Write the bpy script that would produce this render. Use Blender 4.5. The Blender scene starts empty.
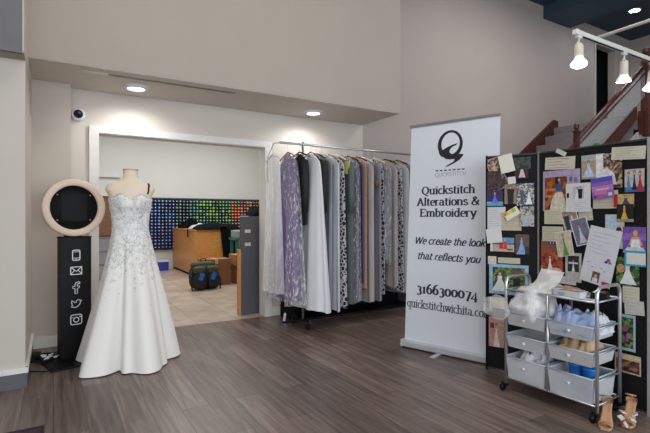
import bpy, bmesh, math, random
from mathutils import Vector, Matrix, noise
C = bpy.context.scene.collection
PI = math.pi
sc = bpy.context.scene

# ---------------------------------------------------------------- camera
cam = bpy.data.cameras.new('camera'); camo = bpy.data.objects.new('camera', cam); C.objects.link(camo)
cam.sensor_width = 36; cam.lens = 450 / 650 * 36
camo.location = (0, 0, 1.2); camo.rotation_euler = (PI/2, 0, -math.radians(31.1))
sc.camera = camo
# ---------------------------------------------------------------- world, exposure
w = bpy.data.worlds.new('world'); sc.world = w; w.use_nodes = True
w.node_tree.nodes['Background'].inputs[0].default_value = (.75, .85, 1, 1)
w.node_tree.nodes['Background'].inputs[1].default_value = .22
sc.view_settings.view_transform = 'Standard'; sc.view_settings.look = 'None'
sc.view_settings.gamma = 1; sc.view_settings.exposure = 0.0; sc.view_settings.use_curve_mapping = False

def light(name, kind, loc, energy, color=(1,1,1), rot=(0,0,0), size=1, size_y=None, spot=None, blend=.5):
    l = bpy.data.lights.new(name, kind); l.energy = energy; l.color = color
    if kind == 'AREA':
        l.size = size
        if size_y: l.shape = 'RECTANGLE'; l.size_y = size_y
    else: l.shadow_soft_size = size
    if spot: l.spot_size = math.radians(spot); l.spot_blend = blend
    o = bpy.data.objects.new(name, l); C.objects.link(o); o.location = loc; o.rotation_euler = rot
    return o
# daylight through the shop front behind the photographer
light('shopfront_daylight', 'AREA', (1.5, -3.8, 1.9), 380, (.90, .95, 1), (PI/2, 0, 0), 8.5, 2.9)
# cool area light on the left-front
light('side_area_light', 'AREA', (-3.3, -.6, 1.7), 60, (.88, .94, 1), (PI/2, 0, -PI/2), 3.5, 2.4)
# ceiling lamps of the double height room (out of frame) and the back room
light('room_ceiling_lamps', 'AREA', (1.2, 1.6, 4.9), 75, (1, .92, .84), (0, 0, 0), 3.2, 2.2)
light('back_room_lamps', 'AREA', (2.3, 8.0, 3.3), 170, (1, .98, .95), (0, 0, 0), 4.2, 3.6)
light('landing_lamp', 'AREA', (9.3, 3.9, 4.9), 10, (.95, .97, 1), (0, 0, 0), .6, .6)
light('stair_wall_fill', 'AREA', (6.0, 2.8, 4.9), 75, (1, .93, .9), (0, 0, 0), 1.4, 1.4)  # unseen lamp without a fixture, brightens the stair wall
DOWN = [(.68, 4.64), (2.65, 4.66)]
for x, y in DOWN:
    light('soffit_downlight', 'SPOT', (x, y, 2.395), 18, (1, .98, .96), (0, 0, 0), .05, spot=165, blend=.6)
TRACKL = [3.59, 4.30, 4.82]

# ---------------------------------------------------------------- materials
def lin(h):
    h = h.lstrip('#'); r = []
    for i in (0, 2, 4):
        c = int(h[i:i+2], 16) / 255
        r.append(c / 12.92 if c <= .04045 else ((c + .055) / 1.055) ** 2.4)
    return (*r, 1)
_m = {}
def nodes(name):
    m = bpy.data.materials.new(name); m.use_nodes = True
    n = m.node_tree; return m, n, n.nodes['Principled BSDF']
def N(n, t, **k):
    x = n.nodes.new(t)
    for a, v in k.items(): setattr(x, a, v)
    return x
def mat(col, rough=.6, metal=0, var=.06, scale=12, bump=0, emit=0, alpha=1, spec=.5, trans=0, sheen=0, bscale=None, coat=0, stretch=(1,1,1), ior=1.45):
    key = (col, rough, metal, var, scale, bump, emit, alpha, spec, trans, sheen, bscale, coat, stretch, ior)
    if key in _m: return _m[key]
    m, n, b = nodes('m_' + col.strip('#'))
    L = n.links.new
    tc = N(n, 'ShaderNodeTexCoord'); mp = N(n, 'ShaderNodeMapping'); mp.inputs['Scale'].default_value = stretch
    L(tc.outputs['Object'], mp.inputs[0])
    ns = N(n, 'ShaderNodeTexNoise'); ns.inputs['Scale'].default_value = scale; ns.inputs['Detail'].default_value = 3
    L(mp.outputs[0], ns.inputs[0])
    cr = N(n, 'ShaderNodeValToRGB'); c = lin(col)
    cr.color_ramp.elements[0].position = .3; cr.color_ramp.elements[1].position = .7
    cr.color_ramp.elements[0].color = [max(0, x * (1 - var)) for x in c[:3]] + [1]
    cr.color_ramp.elements[1].color = [min(1, x * (1 + var)) for x in c[:3]] + [1]
    L(ns.outputs[0], cr.inputs[0]); L(cr.outputs[0], b.inputs['Base Color'])
    b.inputs['Roughness'].default_value = rough; b.inputs['Metallic'].default_value = metal
    b.inputs['Specular IOR Level'].default_value = spec; b.inputs['Alpha'].default_value = alpha
    b.inputs['Transmission Weight'].default_value = trans; b.inputs['Coat Weight'].default_value = coat
    b.inputs['Sheen Weight'].default_value = sheen; b.inputs['IOR'].default_value = ior
    if emit:
        b.inputs['Emission Color'].default_value = c; b.inputs['Emission Strength'].default_value = emit
    if bump:
        n2 = N(n, 'ShaderNodeTexNoise'); n2.inputs['Scale'].default_value = bscale or scale * 4
        L(mp.outputs[0], n2.inputs[0])
        bp = N(n, 'ShaderNodeBump'); bp.inputs['Strength'].default_value = bump; bp.inputs['Distance'].default_value = .01
        L(n2.outputs[0], bp.inputs['Height']); L(bp.outputs[0], b.inputs['Normal'])
    _m[key] = m; return m
def ramp(n, cols, const=False):
    cr = N(n, 'ShaderNodeValToRGB'); e = cr.color_ramp.elements
    while len(e) < len(cols): e.new(.5)
    for i, (p, c) in enumerate(cols):
        e[i].position = p; e[i].color = lin(c)
    if const: cr.color_ramp.interpolation = 'CONSTANT'
    return cr
def plank_mat():
    m, n, b = nodes('wood_plank_floor'); L = n.links.new
    tc = N(n, 'ShaderNodeTexCoord'); mp = N(n, 'ShaderNodeMapping'); mp.inputs['Rotation'].default_value = (0, 0, PI/2)
    L(tc.outputs['Object'], mp.inputs[0])
    br = N(n, 'ShaderNodeTexBrick'); br.inputs['Scale'].default_value = 1; br.inputs['Brick Width'].default_value = 1.2
    br.inputs['Row Height'].default_value = .17; br.inputs['Mortar Size'].default_value = .0022; br.inputs['Mortar Smooth'].default_value = .3
    br.inputs['Color1'].default_value = lin('#94827a'); br.inputs['Color2'].default_value = lin('#70615b'); br.inputs['Mortar'].default_value = lin('#453d3a')
    br.offset = .37; L(mp.outputs[0], br.inputs[0])
    m2 = N(n, 'ShaderNodeMapping'); m2.inputs['Scale'].default_value = (26, 1.6, 1); L(tc.outputs['Object'], m2.inputs[0])
    ns = N(n, 'ShaderNodeTexNoise'); ns.inputs['Scale'].default_value = 1.3; ns.inputs['Detail'].default_value = 6; ns.inputs['Distortion'].default_value = .8
    L(m2.outputs[0], ns.inputs[0])
    cr = ramp(n, [(.3, '#8f8a88'), (.5, '#c9c5c2'), (.72, '#ffffff')]); L(ns.outputs[0], cr.inputs[0])
    mx = N(n, 'ShaderNodeMix', data_type='RGBA', blend_type='MULTIPLY'); mx.inputs[0].default_value = .85
    L(br.outputs[0], mx.inputs[6]); L(cr.outputs[0], mx.inputs[7]); L(mx.outputs[2], b.inputs['Base Color'])
    b.inputs['Roughness'].default_value = .35; b.inputs['Specular IOR Level'].default_value = .4
    bp = N(n, 'ShaderNodeBump'); bp.inputs['Strength'].default_value = .15; bp.inputs['Distance'].default_value = .003
    L(ns.outputs[0], bp.inputs['Height']); L(bp.outputs[0], b.inputs['Normal'])
    return m
def tile_mat():
    m, n, b = nodes('beige_floor_tile'); L = n.links.new
    tc = N(n, 'ShaderNodeTexCoord'); br = N(n, 'ShaderNodeTexBrick'); br.offset = 0
    br.inputs['Scale'].default_value = 1; br.inputs['Brick Width'].default_value = .46; br.inputs['Row Height'].default_value = .46
    br.inputs['Mortar Size'].default_value = .005
    br.inputs['Color1'].default_value = lin('#c3b5a6'); br.inputs['Color2'].default_value = lin('#b4a697'); br.inputs['Mortar'].default_value = lin('#8b7f76')
    L(tc.outputs['Object'], br.inputs[0])
    ns = N(n, 'ShaderNodeTexNoise'); ns.inputs['Scale'].default_value = 5; ns.inputs['Detail'].default_value = 5; L(tc.outputs['Object'], ns.inputs[0])
    cr = ramp(n, [(.3, '#dcd6d0'), (.7, '#ffffff')]); L(ns.outputs[0], cr.inputs[0])
    mx = N(n, 'ShaderNodeMix', data_type='RGBA', blend_type='MULTIPLY'); mx.inputs[0].default_value = 1
    L(br.outputs[0], mx.inputs[6]); L(cr.outputs[0], mx.inputs[7]); L(mx.outputs[2], b.inputs['Base Color'])
    b.inputs['Roughness'].default_value = .3
    return m
def wood_mat(c1, c2, rough=.35, stretch=(1, 14, 14), sc_=3):
    m, n, b = nodes('wood_' + c1.strip('#')); L = n.links.new
    tc = N(n, 'ShaderNodeTexCoord'); mp = N(n, 'ShaderNodeMapping'); mp.inputs['Scale'].default_value = stretch; L(tc.outputs['Object'], mp.inputs[0])
    ns = N(n, 'ShaderNodeTexNoise'); ns.inputs['Scale'].default_value = sc_; ns.inputs['Detail'].default_value = 5; ns.inputs['Distortion'].default_value = 1
    L(mp.outputs[0], ns.inputs[0]); cr = ramp(n, [(.3, c1), (.7, c2)]); L(ns.outputs[0], cr.inputs[0]); L(cr.outputs[0], b.inputs['Base Color'])
    b.inputs['Roughness'].default_value = rough; return m
def blotch(cols, scale=60, rough=.5):
    """a printed photograph's colours in irregular patches"""
    key = ('bl', tuple(cols), scale, rough)
    if key in _m: return _m[key]
    m, n, b = nodes('photo_print'); L = n.links.new
    tc = N(n, 'ShaderNodeTexCoord'); vo = N(n, 'ShaderNodeTexVoronoi'); vo.inputs['Scale'].default_value = scale
    L(tc.outputs['Object'], vo.inputs[0]); sp = N(n, 'ShaderNodeSeparateColor'); L(vo.outputs['Color'], sp.inputs[0])
    k = len(cols); cr = ramp(n, [(i / k, c) for i, c in enumerate(cols)], True); L(sp.outputs[0], cr.inputs[0])
    L(cr.outputs[0], b.inputs['Base Color']); b.inputs['Roughness'].default_value = rough
    _m[key] = m; return m
def lace_mat(base='#dcdfe0', mark='#8f9aa8', zfade=None, scale=55):
    """white lace with thin blue-grey embroidery lines; zfade (z0, z1) thins it out towards z0"""
    m, n, b = nodes('embroidered_lace'); L = n.links.new
    tc = N(n, 'ShaderNodeTexCoord'); ns = N(n, 'ShaderNodeTexNoise'); ns.inputs['Scale'].default_value = 14; L(tc.outputs['Object'], ns.inputs[0])
    ad = N(n, 'ShaderNodeMix', data_type='RGBA', blend_type='LINEAR_LIGHT'); ad.inputs[0].default_value = .06
    L(tc.outputs['Object'], ad.inputs[6]); L(ns.outputs['Color'], ad.inputs[7])
    vo = N(n, 'ShaderNodeTexVoronoi', feature='DISTANCE_TO_EDGE'); vo.inputs['Scale'].default_value = scale; L(ad.outputs[2], vo.inputs[0])
    lt = N(n, 'ShaderNodeMath', operation='LESS_THAN'); lt.inputs[1].default_value = .085; L(vo.outputs['Distance'], lt.inputs[0])
    n3 = N(n, 'ShaderNodeTexNoise'); n3.inputs['Scale'].default_value = 24; L(tc.outputs['Object'], n3.inputs[0])
    gt = N(n, 'ShaderNodeMath', operation='GREATER_THAN'); L(n3.outputs[0], gt.inputs[0])
    if zfade:
        sx = N(n, 'ShaderNodeSeparateXYZ'); L(tc.outputs['Object'], sx.inputs[0])
        mr = N(n, 'ShaderNodeMapRange'); mr.inputs['From Min'].default_value = zfade[0]; mr.inputs['From Max'].default_value = zfade[1]
        mr.inputs['To Min'].default_value = .95; mr.inputs['To Max'].default_value = .42; L(sx.outputs[2], mr.inputs[0]); L(mr.outputs[0], gt.inputs[1])
    else: gt.inputs[1].default_value = .46
    mu = N(n, 'ShaderNodeMath', operation='MULTIPLY'); L(lt.outputs[0], mu.inputs[0]); L(gt.outputs[0], mu.inputs[1])
    m8 = N(n, 'ShaderNodeMath', operation='MULTIPLY'); m8.inputs[1].default_value = .75; L(mu.outputs[0], m8.inputs[0])
    mx = N(n, 'ShaderNodeMix', data_type='RGBA'); mx.inputs[6].default_value = lin(base); mx.inputs[7].default_value = lin(mark)
    L(m8.outputs[0], mx.inputs[0]); L(mx.outputs[2], b.inputs['Base Color']); b.inputs['Roughness'].default_value = .6
    b.inputs['Sheen Weight'].default_value = .2
    return m
def bwlace_mat():
    m, n, b = nodes('black_white_lace'); L = n.links.new
    tc = N(n, 'ShaderNodeTexCoord')
    vo = N(n, 'ShaderNodeTexVoronoi', feature='DISTANCE_TO_EDGE'); vo.inputs['Scale'].default_value = 24; L(tc.outputs['Object'], vo.inputs[0])
    lt = N(n, 'ShaderNodeMath', operation='LESS_THAN'); lt.inputs[1].default_value = .13; L(vo.outputs['Distance'], lt.inputs[0])
    mx = N(n, 'ShaderNodeMix', data_type='RGBA'); mx.inputs[6].default_value = lin('#1a1b20'); mx.inputs[7].default_value = lin('#b9bac0')
    L(lt.outputs[0], mx.inputs[0]); L(mx.outputs[2], b.inputs['Base Color']); b.inputs['Roughness'].default_value = .7; return m
def film_mat(tint=(.95, .97, 1, 1), a=.22, rough=.12, name='clear_plastic', bump=1, sc_=16, hi=None):
    """thin clear film: mostly see-through with a wrinkled gloss"""
    m = bpy.data.materials.new(name); m.use_nodes = True; n = m.node_tree; n.nodes.clear(); L = n.links.new
    out = N(n, 'ShaderNodeOutputMaterial'); tr = N(n, 'ShaderNodeBsdfTransparent'); pr = N(n, 'ShaderNodeBsdfPrincipled')
    pr.inputs['Base Color'].default_value = tint; pr.inputs['Roughness'].default_value = rough
    tc = N(n, 'ShaderNodeTexCoord'); mp = N(n, 'ShaderNodeMapping'); mp.inputs['Scale'].default_value = (1, 1, .22); L(tc.outputs['Object'], mp.inputs[0])
    ns = N(n, 'ShaderNodeTexNoise'); ns.inputs['Scale'].default_value = sc_; ns.inputs['Detail'].default_value = 4; ns.inputs['Distortion'].default_value = 1.5; L(mp.outputs[0], ns.inputs[0])
    bp = N(n, 'ShaderNodeBump'); bp.inputs['Strength'].default_value = bump; bp.inputs['Distance'].default_value = .03; L(ns.outputs[0], bp.inputs['Height']); L(bp.outputs[0], pr.inputs['Normal'])
    cr = ramp(n, [(.53, '#000000'), (.64, '#ffffff')]); L(ns.outputs[0], cr.inputs[0])
    mr = N(n, 'ShaderNodeMapRange'); mr.inputs['To Min'].default_value = a; mr.inputs['To Max'].default_value = hi or min(1, a * (1 + 1.4 * bump)); L(cr.outputs[0], mr.inputs[0])
    mx = N(n, 'ShaderNodeMixShader'); L(mr.outputs[0], mx.inputs[0]); L(tr.outputs[0], mx.inputs[1]); L(pr.outputs[0], mx.inputs[2]); L(mx.outputs[0], out.inputs[0])
    return m

# ---------------------------------------------------------------- mesh helpers
class MB:
    def __init__(s): s.v = []; s.f = []; s.mi = []; s.sm = []
    def add(s, vs, fs, mi=0, smooth=False):
        o = len(s.v); s.v += [tuple(x) for x in vs]
        for f in fs: s.f.append([i + o for i in f]); s.mi.append(mi); s.sm.append(smooth)
        return s
    def box(s, c, d, mi=0, rz=0, bev=0, M=None):
        bm = bmesh.new(); bmesh.ops.create_cube(bm, size=1)
        for v in bm.verts: v.co = Vector((v.co.x * d[0], v.co.y * d[1], v.co.z * d[2]))
        if bev: bmesh.ops.bevel(bm, geom=bm.edges[:], offset=bev, segments=2, affect='EDGES', profile=.5)
        T = Matrix.Translation(c) @ Matrix.Rotation(rz, 4, 'Z')
        if M: T = T @ M
        bmesh.ops.transform(bm, matrix=T, verts=bm.verts)
        bm.verts.index_update()
        s.add([v.co[:] for v in bm.verts], [[v.index for v in f.verts] for f in bm.faces], mi); bm.free(); return s
    def b2(s, a, b, mi=0, bev=0):
        return s.box([(a[i] + b[i]) / 2 for i in range(3)], [abs(b[i] - a[i]) for i in range(3)], mi, 0, bev)
    def tube(s, pts, r, seg=8, mi=0, closed=False, caps=True):
        pts = [Vector(p) for p in pts]; n = len(pts); rs = r if isinstance(r, (list, tuple)) else [r] * n
        vs = []; up = None
        for i, p in enumerate(pts):
            a = pts[(i - 1) % n] if (i or closed) else p; b = pts[(i + 1) % n] if (i < n - 1 or closed) else p
            t = (b - a).normalized() if (b - a).length > 1e-9 else Vector((0, 0, 1))
            if up is None: up = Vector((0, 0, 1)) if abs(t.z) < .9 else Vector((1, 0, 0))
            x = t.cross(up).normalized(); y = x.cross(t).normalized(); up = y
            for k in range(seg):
                q = 2 * PI * k / seg; vs.append(p + (x * math.cos(q) + y * math.sin(q)) * rs[i])
        fs = []
        for i in range(n if closed else n - 1):
            j = (i + 1) % n
            for k in range(seg): l = (k + 1) % seg; fs.append([i*seg+k, i*seg+l, j*seg+l, j*seg+k])
        s.add(vs, fs, mi, True)
        if caps and not closed:
            o = len(s.v) - len(vs)
            s.f += [[o + k for k in range(seg)][::-1], [o + (n-1)*seg + k for k in range(seg)]]; s.mi += [mi, mi]; s.sm += [False, False]
        return s
    def lathe(s, prof, c=(0,0,0), seg=24, mi=0, axis='Z', smooth=True, a0=0, M=None):
        vs = []; n = len(prof)
        for r, z in prof:
            for k in range(seg):
                q = 2 * PI * k / seg + a0
                if axis == 'Z': p = Vector((r*math.cos(q), r*math.sin(q), z))
                elif axis == 'Y': p = Vector((r*math.cos(q), z, r*math.sin(q)))
                else: p = Vector((z, r*math.cos(q), r*math.sin(q)))
                if M: p = M @ p
                vs.append((p.x + c[0], p.y + c[1], p.z + c[2]))
        fs = [[i*seg+k, i*seg+(k+1)%seg, (i+1)*seg+(k+1)%seg, (i+1)*seg+k] for i in range(n-1) for k in range(seg)]
        s.add(vs, fs, mi, smooth)
        if prof[0][0] > 1e-5: o = len(s.v) - len(vs); s.f.append([o + k for k in range(seg)][::-1]); s.mi.append(mi); s.sm.append(False)
        if prof[-1][0] > 1e-5: o = len(s.v) - len(vs); s.f.append([o + (n-1)*seg + k for k in range(seg)]); s.mi.append(mi); s.sm.append(False)
        return s
    def poly(s, pts, th=0, mi=0):
        """pts: list of (x, z) in the local xz plane; front face looks to -y"""
        n = len(pts)
        if th == 0: return s.add([(x, 0, z) for x, z in pts], [list(range(n))], mi)
        vs = [(x, -th, z) for x, z in pts] + [(x, 0, z) for x, z in pts]
        return s.add(vs, [list(range(n)), list(range(n, 2*n))[::-1]] + [[i, i+n, (i+1)%n+n, (i+1)%n] for i in range(n)], mi)
    def grid(s, rows, mi=0, close=False, smooth=True):
        n = len(rows); k = len(rows[0]); vs = [p for r in rows for p in r]
        fs = [[i*k+j, i*k+(j+1)%k, (i+1)*k+(j+1)%k, (i+1)*k+j] for i in range(n-1) for j in range(k if close else k-1)]
        return s.add(vs, fs, mi, smooth)
    def move(s, M):
        s.v = [tuple(M @ Vector(p)) for p in s.v]; return s
    def build(s, name, mats, parent=None, **tags):
        me = bpy.data.meshes.new(name); me.from_pydata(s.v, [], s.f)
        for m in (mats if isinstance(mats, (list, tuple)) else [mats]): me.materials.append(m)
        me.polygons.foreach_set('material_index', s.mi); me.polygons.foreach_set('use_smooth', s.sm)
        bm = bmesh.new(); bm.from_mesh(me); bmesh.ops.recalc_face_normals(bm, faces=bm.faces); bm.to_mesh(me); bm.free(); me.update()
        o = bpy.data.objects.new(name, me); C.objects.link(o)
        if parent: o.parent = parent
        for k, v in tags.items(): o[k] = v
        return o
def thing(name, label, cat, loc=(0,0,0), rz=0, group=None):
    o = bpy.data.objects.new(name, None); C.objects.link(o); o.empty_display_size = .1
    o.location = loc; o.rotation_euler = (0, 0, rz); o['label'] = label; o['category'] = cat
    if group: o['group'] = group
    return o
def tag(o, label, cat, group=None, loc=None, rz=None):
    o['label'] = label; o['category'] = cat
    if group: o['group'] = group
    if loc: o.location = loc
    if rz is not None: o.rotation_euler = (0, 0, rz)
    return o
def struct(name, mb, m): return mb.build(name, m, kind='structure')
def copy_tree(o, parent=None):
    c = o.copy(); C.objects.link(c)
    if parent: c.parent = parent
    for ch in o.children: copy_tree(ch, c)
    return c
def disc(cx, cz, rx, rz=None, n=16, a0=0, a1=2*PI):
    rz = rz or rx
    return [(cx + rx*math.cos(a0+(a1-a0)*i/n), cz + rz*math.sin(a0+(a1-a0)*i/n)) for i in range(n)]

# ---------------------------------------------------------------- stroke lettering
def arc(cx, cy, rx, ry, a0, a1, n=10):
    return [(cx + rx*math.cos(math.radians(a0+(a1-a0)*i/n)), cy + ry*math.sin(math.radians(a0+(a1-a0)*i/n))) for i in range(n+1)]
# glyph: (advance, strokes, serif points)   x-height 1, capitals 1.45
G = {
 'a': (1.0, [arc(.42,.30,.30,.28,75,360,12)[:-1]+[(.72,.3)], [(.15,.8)]+arc(.42,.68,.30,.32,130,0,6)+[(.72,.0)]], [(.76,0)]),
 'b': (1.05, [[(.2,1.5),(.2,0)], arc(.5,.5,.36,.5,150,-150,14)], [(.14,1.5)]),
 'c': (.88, [arc(.5,.5,.38,.5,45,318,14)], []),
 'd': (1.05, [[(.8,1.5),(.8,0)], arc(.5,.5,.36,.5,30,330,14)], [(.74,1.5),(.86,0)]),
 'e': (.92, [[(.14,.54),(.84,.54)]+arc(.5,.5,.36,.5,10,310,14)], []),
 'f': (.62, [[(.28,0),(.28,1.15)]+arc(.52,1.15,.24,.35,180,60,5), [(.05,.98),(.58,.98)]], [(.28,0)]),
 'h': (1.1, [[(.2,1.5),(.2,0)], arc(.52,.62,.32,.38,170,0,7)+[(.84,0)]], [(.14,1.5),(.2,0),(.84,0)]),
 'i': (.5, [[(.25,1.0),(.25,0)], [(.25,1.28),(.25,1.44)]], [(.19,1),(.25,0)]),
 'k': (1.02, [[(.2,1.5),(.2,0)], [(.8,1.0),(.24,.42)], [(.42,.6),(.84,0)]], [(.14,1.5),(.2,0),(.8,1),(.88,0)]),
 'l': (.5, [[(.25,1.5),(.25,0)]], [(.19,1.5),(.25,0)]),
 'm': (1.6, [[(.2,1),(.2,0)], arc(.5,.62,.28,.38,160,0,6)+[(.78,0)], arc(1.08,.62,.28,.38,160,0,6)+[(1.36,0)]], [(.14,1),(.2,0),(.78,0),(1.36,0)]),
 'n': (1.1, [[(.2,1),(.2,0)], arc(.52,.62,.32,.38,170,0,7)+[(.84,0)]], [(.14,1),(.2,0),(.84,0)]),
 'o': (1.0, [arc(.5,.5,.38,.5,0,360,18)], []),
 'q': (1.05, [[(.8,1),(.8,-.5)], arc(.5,.5,.36,.5,30,330,14)], [(.8,-.5)]),
 'r': (.78, [[(.2,1),(.2,0)], arc(.5,.62,.3,.38,170,60,5)], [(.14,1),(.2,0)]),
 's': (.82, [[(.68,.8)]+arc(.4,.74,.26,.26,60,190,7)+[(.3,.56),(.52,.46)]+arc(.42,.26,.28,.26,40,-170,8)], []),
 't': (.66, [[(.28,1.35),(.28,.2)]+arc(.48,.2,.2,.2,180,310,5), [(.05,.98),(.6,.98)]], []),
 'u': (1.1, [[(.2,1),(.2,.35)]+arc(.5,.35,.3,.35,180,340,7), [(.84,1),(.84,0)]], [(.14,1),(.78,1),(.9,0)]),
 'w': (1.4, [[(.1,1),(.4,0)], [(.4,0),(.7,.95)], [(.7,.95),(1.0,0)], [(1.0,0),(1.3,1)]], [(.1,1),(.7,1),(1.3,1)]),
 'y': (1.0, [[(.12,1),(.5,.05)], [(.9,1),(.38,-.42),(.12,-.45)]], [(.12,1),(.9,1)]),
 'Q': (1.5, [arc(.72,.72,.56,.72,0,360,22), [(.6,.0),(.85,-.2),(1.3,-.3)]], []),
 'A': (1.35, [[(.15,0),(.65,1.45)], [(.65,1.45),(1.18,0)], [(.35,.5),(.98,.5)]], [(.15,0),(1.18,0)]),
 'E': (1.25, [[(.25,1.45),(.25,0)], [(.25,1.4),(1.05,1.4),(1.05,1.15)], [(.25,.74),(.85,.74)], [(.25,.05),(1.08,.05),(1.08,.32)]], [(.22,1.45),(.22,0)]),
 'W': (1.9, [[(.1,1.45),(.5,0)], [(.5,0),(.95,1.4)], [(.95,1.4),(1.35,0)], [(1.35,0),(1.8,1.45)]], []),
 '&': (1.4, [[(1.2,.85),(.95,.3)]+arc(.55,.34,.42,.34,-20,-190,8)+[(.35,.75),(.75,1.1)]+arc(.58,1.2,.22,.24,0,190,6)+[(.5,.8),(1.25,0)]], []),
 '3': (.95, [arc(.42,.72,.3,.3,140,-80,8), arc(.42,.1,.36,.36,90,-140,9)], []),
 '1': (.75, [[(.14,.86),(.38,1.0),(.38,0)]], [(.38,0)]),
 '6': (1.05, [[(.8,1.45)]+arc(.85,.5,.68,.95,110,180,6), arc(.52,.42,.35,.42,0,360,16)], []),
 '0': (1.05, [arc(.52,.5,.38,.5,0,360,18)], []),
 '7': (.95, [[(.12,.98),(.88,.98),(.4,-.4)]], []),
 '4': (1.05, [[(.7,-.42),(.7,1.0),(.08,.02),(1.0,.02)]], []),
 '.': (.45, [[(.2,.0),(.2,.16)]], []),
 'U': (1.1, [[(.2,1.45),(.2,.4)]+arc(.55,.4,.35,.4,180,360,8)+[(.9,1.45)]], []),
 'I': (.5, [[(.25,1.45),(.25,0)]], []),
 'C': (1.2, [arc(.68,.72,.5,.72,50,310,14)], []),
 'K': (1.1, [[(.2,1.45),(.2,0)], [(.95,1.45),(.25,.65)], [(.4,.8),(1,0)]], []),
 'S': (1.0, [[(.82,1.2)]+arc(.5,1.08,.32,.36,50,190,7)+[(.4,.8),(.6,.68)]+arc(.5,.38,.36,.38,50,-160,8)], []),
 'T': (1.1, [[(.55,1.4),(.55,0)], [(.08,1.42),(1.02,1.42)]], []),
 'H': (1.2, [[(.2,1.45),(.2,0)], [(1,1.45),(1,0)], [(.2,.75),(1,.75)]], []),
}
def ribbon(mb, pts, wmax, wmin, mi=0, y=0):
    n = len(pts)
    if n < 2: return
    closed = n > 3 and math.dist(pts[0], pts[-1]) < 1e-4
    L_, R_ = [], []
    for i, p in enumerate(pts):
        a = pts[i-1] if i else (pts[-2] if closed else p); b = pts[i+1] if i < n-1 else (pts[1] if closed else p)
        dx, dz = b[0]-a[0], b[1]-a[1]; l = math.hypot(dx, dz) or 1
        w_ = (wmin + (wmax - wmin) * (abs(dz) / l) ** 1.5) / 2; nx, nz = -dz/l, dx/l
        L_.append((p[0]+nx*w_, y, p[1]+nz*w_)); R_.append((p[0]-nx*w_, y, p[1]-nz*w_))
    mb.add(L_ + R_, [[i, n+i, n+i+1, i+1] for i in range(n-1)], mi)
def write(mb, text, x0, x1, z0, size, style='serif', y=0, mi=0, dz=0):
    """lettering from x0 to x1 on baseline z0 (x-height = size); dz lifts the far end"""
    adv = sum(G[c][0] if c in G else .55 for c in text); sx = (x1 - x0) / adv; x = x0
    P = {'serif': (.38, .16), 'script': (.28, .20), 'thin': (.10, .10), 'text': (.22, .11)}[style]
    sl = .28 if style == 'script' else 0
    for ci, c in enumerate(text):
        if c not in G: x += .55 * sx; continue
        a, st, se = G[c]; zb = z0 + dz * (x - x0) / (x1 - x0)
        T = lambda p: (x + p[0] * sx + sl * p[1] * size, zb + p[1] * size)
        for s_ in st: ribbon(mb, [T(p) for p in s_], P[0] * size, P[1] * size, mi, y)
        if style in ('serif', 'text'):
            for p in se:
                q = T(p); ribbon(mb, [(q[0] - .27*size, q[1]), (q[0] + .27*size, q[1])], .13*size, .13*size, mi, y)
        if style == 'script' and ci < len(text)-1 and text[ci+1] in G and c != 'W':
            q = T((a - .22, .0)); r = T((a + .18, .42)); ribbon(mb, [q, ((q[0]+r[0])/2 + .03*size, q[1] + .08*size), r], .1*size, .1*size, mi, y)
        x += a * sx
# shared materials
M_white = mat('#d8d9dc', .5); M_trim = mat('#dad8d4', .45, var=.02)
M_chrome = mat('#c2c4c7', .3, .8); M_steel = mat('#aeb0b3', .38, .75)
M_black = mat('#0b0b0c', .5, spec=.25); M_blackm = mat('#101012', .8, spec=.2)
M_film = film_mat(a=.12, hi=.6, sc_=42); M_ink = mat('#2c3242', .6, var=.02)
M_cherry = wood_mat('#3c1a15', '#50261d', .38)
M_carpet = mat('#807b7c', .95, var=.15, scale=60, bump=.6)
# ================================================================ THE SETTING
WALL = mat('#cac2b9', .75, var=.015, scale=3, bump=.05, bscale=90)  # tone raised in place of more downlight under the soffit
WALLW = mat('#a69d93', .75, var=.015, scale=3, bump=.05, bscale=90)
WALLR = mat('#aaa19c', .6, var=.02, scale=2, bump=.05, bscale=90)
BACKW = mat('#cdcfcd', .7, var=.02, scale=2)
DARKC = mat('#2c4050', .6, var=.05, scale=2)
struct('floor', MB().b2((-3.5, -4, -.1), (11.2, 5.02, 0)), plank_mat())
struct('floor_back', MB().b2((-1.5, 5.02, -.1), (6.5, 10.9, .002)), tile_mat())
# wall with the wide opening (X .37-2.18, up to z 2.04)
W = MB(); W.b2((-3.5, 5, 0), (.37, 5.14, 5.1)).b2((.37, 5, 2.04), (2.18, 5.14, 5.1)).b2((2.18, 5, 0), (3.62, 5.14, 5.1))
struct('wall_back', W, WALL)
# the same wall beyond the bulkhead, up to the doorway on the stair landing
W = MB(); W.b2((3.62, 5, 0), (9.44, 5.14, 5.1)).b2((9.44, 5, 4.71), (10.2, 5.14, 5.1)).b2((10.2, 5, 0), (11.0, 5.14, 5.1)).b2((9.44, 5, 0), (10.2, 5.14, 2.8))
struct('wall_stair', W, WALLR)
struct('wall_landing_end', MB().b2((10.85, -4, 0), (11.0, 5, 5.1)), WALLR)
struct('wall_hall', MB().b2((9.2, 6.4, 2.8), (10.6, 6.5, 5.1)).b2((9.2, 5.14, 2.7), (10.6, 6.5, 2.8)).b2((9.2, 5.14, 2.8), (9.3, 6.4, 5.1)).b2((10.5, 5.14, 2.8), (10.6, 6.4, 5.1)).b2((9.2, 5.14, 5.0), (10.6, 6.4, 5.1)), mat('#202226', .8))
struct('wall_left', MB().b2((-3.6, -4, 0), (-3.5, 5.14, 5.1)), WALL)
struct('wall_panel', MB().b2((-.17, 4.86, 0), (.14, 4.999, 2.448)), mat('#bfb6ac', .75, var=.015, scale=3))
struct('wall_pier', MB().b2((-3.5, 3.8, 0), (-.17, 4.998, 2.32)), mat('#bfb8af', .7, var=.015, scale=3))
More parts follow.
